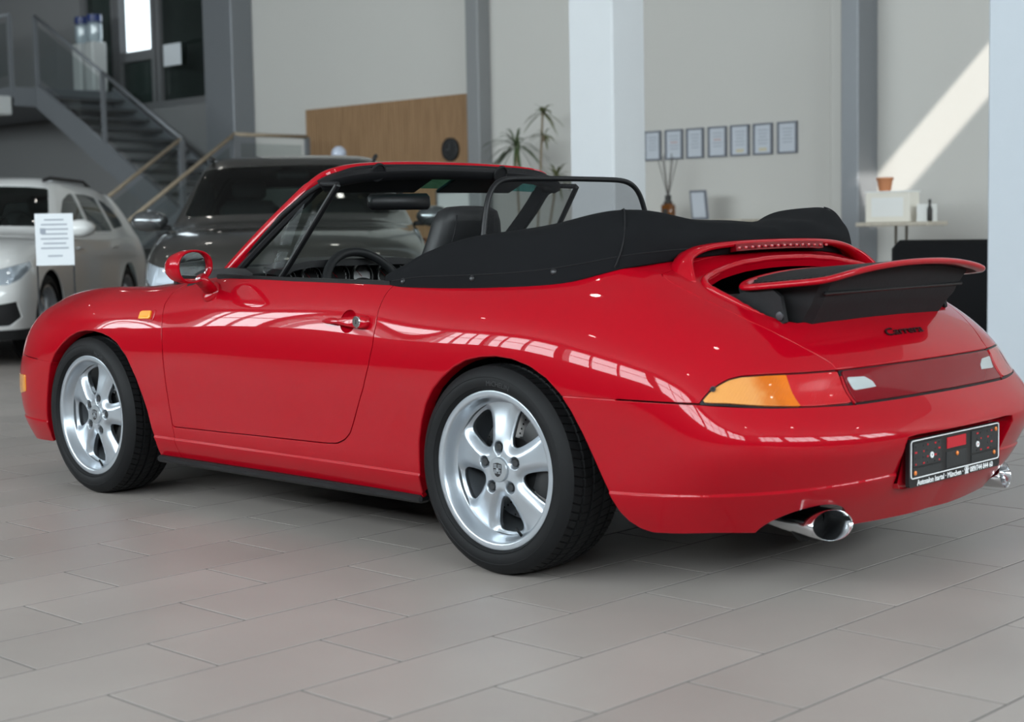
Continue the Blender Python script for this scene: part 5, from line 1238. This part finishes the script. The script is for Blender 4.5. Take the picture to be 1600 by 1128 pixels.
# ================================================================ back wall
wp=thing('slat_wall_panel','wide oak slatted panel on the back wall','wall panel',(11.0,Y0+.001,0))
MB().box((0,.008,1.27),(3.06,.016,2.54)).build('backing_board','tread_dark',wp)
sl=MB().box((0,0,1.27),(.038,.022,2.54),bev=.002).build('slat','oak_slat',wp); sme=sl.data; bpy.data.objects.remove(sl)
for k in range(66): link('slat',sme,wp,(-1.52+k*.0468,.027,0))
ck=thing('wall_clock','round black clock on the oak slatted panel','clock',(9.90,Y0+.041,1.92)); MB().lathe([(.135,0),(.135,.03),(.12,.036),(.115,.026),(.0005,.026)],32,ax='y').build('clock_face','clad_black',ck,angle=40)
mat('clock_grey',(.10,.10,.105),.5); MB().box((.0,.032,.035),(.008,.003,.075)).build('clock_hand','clock_grey',ck); MB().box((.028,.032,0),(.055,.003,.008)).build('clock_hand','clock_grey',ck)
for k in range(12): MB().box((.095*math.sin(k*math.pi/6),.0285,.095*math.cos(k*math.pi/6)),(.008,.003,.008)).build('hour_mark','clock_grey',ck)
bd=thing('pinboard','light grey framed board low on the oak slatted panel','board',(9.78,Y0+.041,1.14)); MB().box((0,.012,0),(.72,.02,.62),bev=.004).build('board','unit_white',bd)
for a in((0,.025,.30,.72,.03),(0,.025,-.30,.72,.03)): MB().box(a[:3],(a[3],.025,a[4])).build('frame','chrome_soft',bd)
for a in((-.345,.025,0),(.345,.025,0)): MB().box(a,(.03,.025,.57)).build('frame','chrome_soft',bd)
# framed certificates
names=['leftmost of the seven framed certificates, beside the white pillar','second framed certificate from the white pillar','third framed certificate from the white pillar','fourth framed certificate, in the middle of the row','fifth framed certificate from the white pillar','sixth framed certificate from the white pillar, next to last','rightmost of the seven framed certificates on the wall']
mat('cert_frame',(.15,.16,.19),.45); mat('cert_paper',(.52,.55,.60),.6); mat('print_grey',(.30,.33,.38),.7); mat('print_red',(.45,.18,.14),.7); mat('print_tan',(.55,.50,.36),.7)
for k,(xa,xb) in enumerate([(7.07,6.86),(6.80,6.58),(6.53,6.32),(6.26,6.04),(5.99,5.77),(5.72,5.50),(5.44,5.22)]):
    f=thing('certificate_frame',names[k],'picture frame',((xa+xb)/2,Y0+.001,1.82),0,'framed certificates in a row'); w,h=xa-xb,.30
    for a,d in(((0,.012,h/2-.008),(w,.024,.016)),((0,.012,-h/2+.008),(w,.024,.016)),((w/2-.008,.012,0),(.016,.024,h-.032)),((-w/2+.008,.012,0),(.016,.024,h-.032))): MB().box(a,d).build('frame_bar','cert_frame',f)
    MB().box((0,.006,0),(w-.03,.010,h-.03)).build('certificate','cert_paper',f)
    for j in range(5): MB().box((0,.0115,.085-.032*j),((w-.1)*(1-.12*(j%3)),.001,.008)).build('print_line','print_grey' if j!=2 or k not in(1,3) else 'print_red',f)
    if k in(4,5): MB().box((.0,.0115,-.10),(.09,.001,.03)).build('print_seal','print_tan',f)
# console shelf with reed diffuser and photo frame
sh=thing('console_shelf','pale wooden console against the back wall below the certificates','shelf',(6.4,-8.3,0))
MB().box((0,0,1.035),(1.75,.40,.035),bev=.005).build('top','shelf_wood',sh)
for x in(-.80,.80): MB().box((x,0,.51),(.04,.36,1.02)).build('side_panel','shelf_wood',sh)
MB().box((0,0,.52),(1.56,.36,.03)).build('lower_shelf','shelf_wood',sh); MB().box((0,-.19,.62),(1.56,.012,.40)).build('back_panel','shelf_wood',sh)
mat('amber_glass',(.16,.055,.012),.12,coat=1); mat('label_dark',(.02,.018,.016),.5); mat('reed',(.05,.04,.035),.8)
df=thing('reed_diffuser','amber bottle reed diffuser with black neck and dark sticks on the console','diffuser',(6.53,-8.28,1.0535)); MB().box((0,0,.085),(.135,.10,.17),bev=.02).build('bottle','amber_glass',df,angle=40); MB().lathe([(.045,.17),(.045,.19),(.032,.195),(.032,.25),(.02,.255)],16).build('neck','label_dark',df,angle=40); MB().box((0,.0505,.08),(.06,.002,.07)).build('label','label_dark',df)
for k in range(6): MB().tube([(0,0,.23),(.11*math.cos(k*1.05+.3),.06*math.sin(k*1.05+.3),.60+.03*(k%3))],.004,5).build('reed','reed',df)
pf=thing('photo_frame','standing photo frame leaning on the console right of the diffuser','picture frame',(6.14,-8.27,1.0535)); M_=Matrix.Rotation(math.radians(-8),3,'X')
MB().box((0,0,.145),(.20,.018,.29),bev=.003,M=M_).build('frame','cert_frame',pf); MB().box((0,.0115,.146),(.155,.004,.245),M=M_).build('photo','cert_paper',pf); MB().bar((0,-.01,.20),(0,-.10,.002),.03,.006).build('strut','cert_frame',pf)
# ================================================================ plant
pl=thing('dracaena','tall thin dracaena with tufts of long leaves before the back wall','plant',(8.2,-8.1,0))
mat('pot_grey',(.25,.25,.25),.6); mat('bark',(.24,.19,.13),.9); mat('leaf_green',(.055,.085,.028),.5,var=.3); mat('leaf_olive',(.13,.14,.06),.55,var=.3)
MB().lathe([(.15,0),(.19,.36),(.20,.40),(.185,.40),(.18,.36)],24).build('pot','pot_grey',pl,angle=40); MB().lathe([(.178,.36),(.0005,.37)],24,caps=False).build('soil','reed',pl)
tf=[((.10,.02,.36),(.20,.0,1.1),(.23,0,1.88),.50,46,'leaf_green'),((0,0,.36),(-.10,.0,1.4),(-.16,0,2.20),.26,20,'leaf_olive'),((-.05,.05,.36),(-.22,.02,.9),(-.34,0,1.52),.36,34,'leaf_olive'),((-.16,0,1.9),(-.17,0,1.95),(-.18,0,1.97),.22,12,'leaf_olive')]
for a,b_,c,ln,nl,m in tf:
    MB().tube(curve1([a,b_,c],10),.012,6).build('stem','bark',pl,smooth=True); q=MB()
    for k in range(nl):
        az=RNG.uniform(0,6.28); el=RNG.uniform(-.5,1.35); L=ln*RNG.uniform(.7,1.1); d=Vector((math.cos(az)*math.cos(el),math.sin(az)*math.cos(el)*.6,math.sin(el))); base=Vector(c); sid=d.cross(Vector((0,0,1))).normalized()
        pts=[base+d*L*t+Vector((0,0,-.55*L*t*t)) for t in(0,.3,.6,.85,1)]; ws_=[.006,.014,.013,.008,.001]; V=[];F=[]
        for p_,w_ in zip(pts,ws_): V+=[p_-sid*w_,p_+Vector((0,0,.003)),p_+sid*w_]
        for i in range(4): F+=[(3*i,3*i+1,3*i+4,3*i+3),(3*i+1,3*i+2,3*i+5,3*i+4)]
        q.add(V,F)
    mk('leaf_tuft',q.v,q.f,m,pl,smooth=True)
# ================================================================ lounge furniture
mat('leather_tan',(.30,.10,.028),.45,bump=(150,.15)); mat('sofa_black',(.006,.006,.007),.85,bump=(300,.3),spec=.2)
def sofa(name,label,loc,rz,L,m,top):
    s=thing(name,label,'sofa',loc,rz); MB().box((0,0,.22),(L,.85,.20),bev=.04).build('base',m,s,angle=50); k=max(1,int(round(L/.75)))
    for i in range(k): MB().box((-L/2+.12+(L-.24)*(i+.5)/k,.06,.40),((L-.24)/k-.012,.70,.17),bev=.05).build('seat_cushion',m,s,angle=50)
    MB().box((0,-.33,top/2+.10),(L-.04,.20,top-.20),bev=.06).build('backrest',m,s,angle=50)
    for x in(-1,1): MB().box((x*(L/2-.06),.02,.38),(.13,.84,.44),bev=.05).build('armrest',m,s,angle=50)
    for x in(-1,1):
        for y in(-1,1): MB().box((x*(L/2-.1),y*.34,.06),(.05,.05,.12)).build('leg','clad_black',s)
    return s
sofa('leather_sofa','tan leather sofa behind the dark brown SUV',(7.15,-6.75,0),math.pi,2.1,'leather_tan',.93)
sofa('black_sofa','black fabric sofa beside the right white pillar',(1.35,-6.0,0),math.pi,2.3,'sofa_black',.88)
tb=thing('side_table','tall slim side table with pale top near the sunlit wall','table',(3.63,-7.75,0)); MB().box((0,0,.985),(.68,.34,.035),bev=.006).build('table_top','shelf_wood',tb)
for x in(-.05,.05): MB().tube([(x,0,.03),(x,0,.968)],.012,10).build('leg','chrome_soft',tb,smooth=True)
MB().box((0,0,.015),(.36,.30,.03),bev=.006).build('foot_plate','chrome_soft',tb)
mat('box_white',(.78,.74,.66),.6); mat('paper_bright',(.80,.80,.78),.6)
bx=thing('display_box','white display box standing on the tall side table','box',(3.66,-7.74,1.003)); MB().box((.05,0,.125),(.42,.16,.25),bev=.004).build('box','box_white',bx); MB().box((.05,0,.254),(.43,.17,.012)).build('lid','paper_bright',bx); MB().box((.05,.081,.125),(.30,.002,.16)).build('face_label','paper_bright',bx)
bk=thing('brochure_stack','white brochure stack on the tall side table right of the display box','brochure',(3.385,-7.74,1.003)); 
for k in range(6): MB().box((0,0,.012+.024*k),(.10,.16,.022),rz=.03*(k%3)).build('brochure','paper_bright',bk)
vs_=thing('dark_bottle','small dark bottle at the right end of the tall side table','bottle',(3.315,-7.66,1.003)); MB().lathe([(.018,0),(.022,.01),(.022,.10),(.010,.13),(.010,.16)],14).build('body','label_dark',vs_,angle=40); MB().lathe([(.012,.16),(.012,.18)],12).build('cap','clad_black',vs_)
mat('terracotta',(.50,.20,.09),.7); pt=thing('terracotta_pot','small terracotta pot on top of the display box','pot',(3.78,-7.74,1.2635)); MB().lathe([(.05,0),(.065,.09),(.072,.095),(.072,.115),(.06,.115),(.055,.03)],20).build('pot','terracotta',pt,angle=40); MB().lathe([(.058,.10),(.0005,.105)],20,caps=False).build('soil','reed',pt)
# ================================================================ price sheet on a stand
sg=thing('sheet_stand','white price sheet on a two-legged stand by the white SUV','sign',(5.87,-1.14,0),math.radians(60)); 
MB().box((0,.0,.995),(.235,.006,.33)).build('sheet','paper_white',sg)
for x in(-.112,.112): MB().box((x,-.010,.59),(.012,.012,1.14)).build('post','clad_black',sg)
MB().box((0,-.01,.01),(.30,.22,.02),bev=.005).build('foot','clad_black',sg)
for s_ in(.006,-.0):
    if s_==0: continue
    for j,(w_,z_) in enumerate([(.12,1.12),(.16,1.09),(.17,1.06),(.16,1.03),(.17,1.0),(.14,.97),(.17,.94),(.09,.89)]): MB().box((0 if j else 0,.0035,z_),(w_,.001,.009)).build('print_line','print_grey',sg)
    MB().box((.07,.0035,1.05),(.035,.0012,.035)).build('print_mark','print_grey',sg)
# globe lamp behind the dark SUV
gl=thing('globe_lamp','pale blue-white globe lamp on a thin stand behind the SUV roof','lamp',(10.4,-7.3,0)); mat('globe',(.55,.60,.72),.25,coat=.5)
MB().lathe([(.16,0),(.16,.02),(.02,.03),(.012,.05),(.012,1.78),(.02,1.80)],18).build('stand','chrome_soft',gl,angle=40); MB().lathe([(.085*math.sin(a),1.87-.085*math.cos(a)) for a in np.linspace(.12,math.pi-.02,12)],20).build('globe','globe',gl,smooth=True)
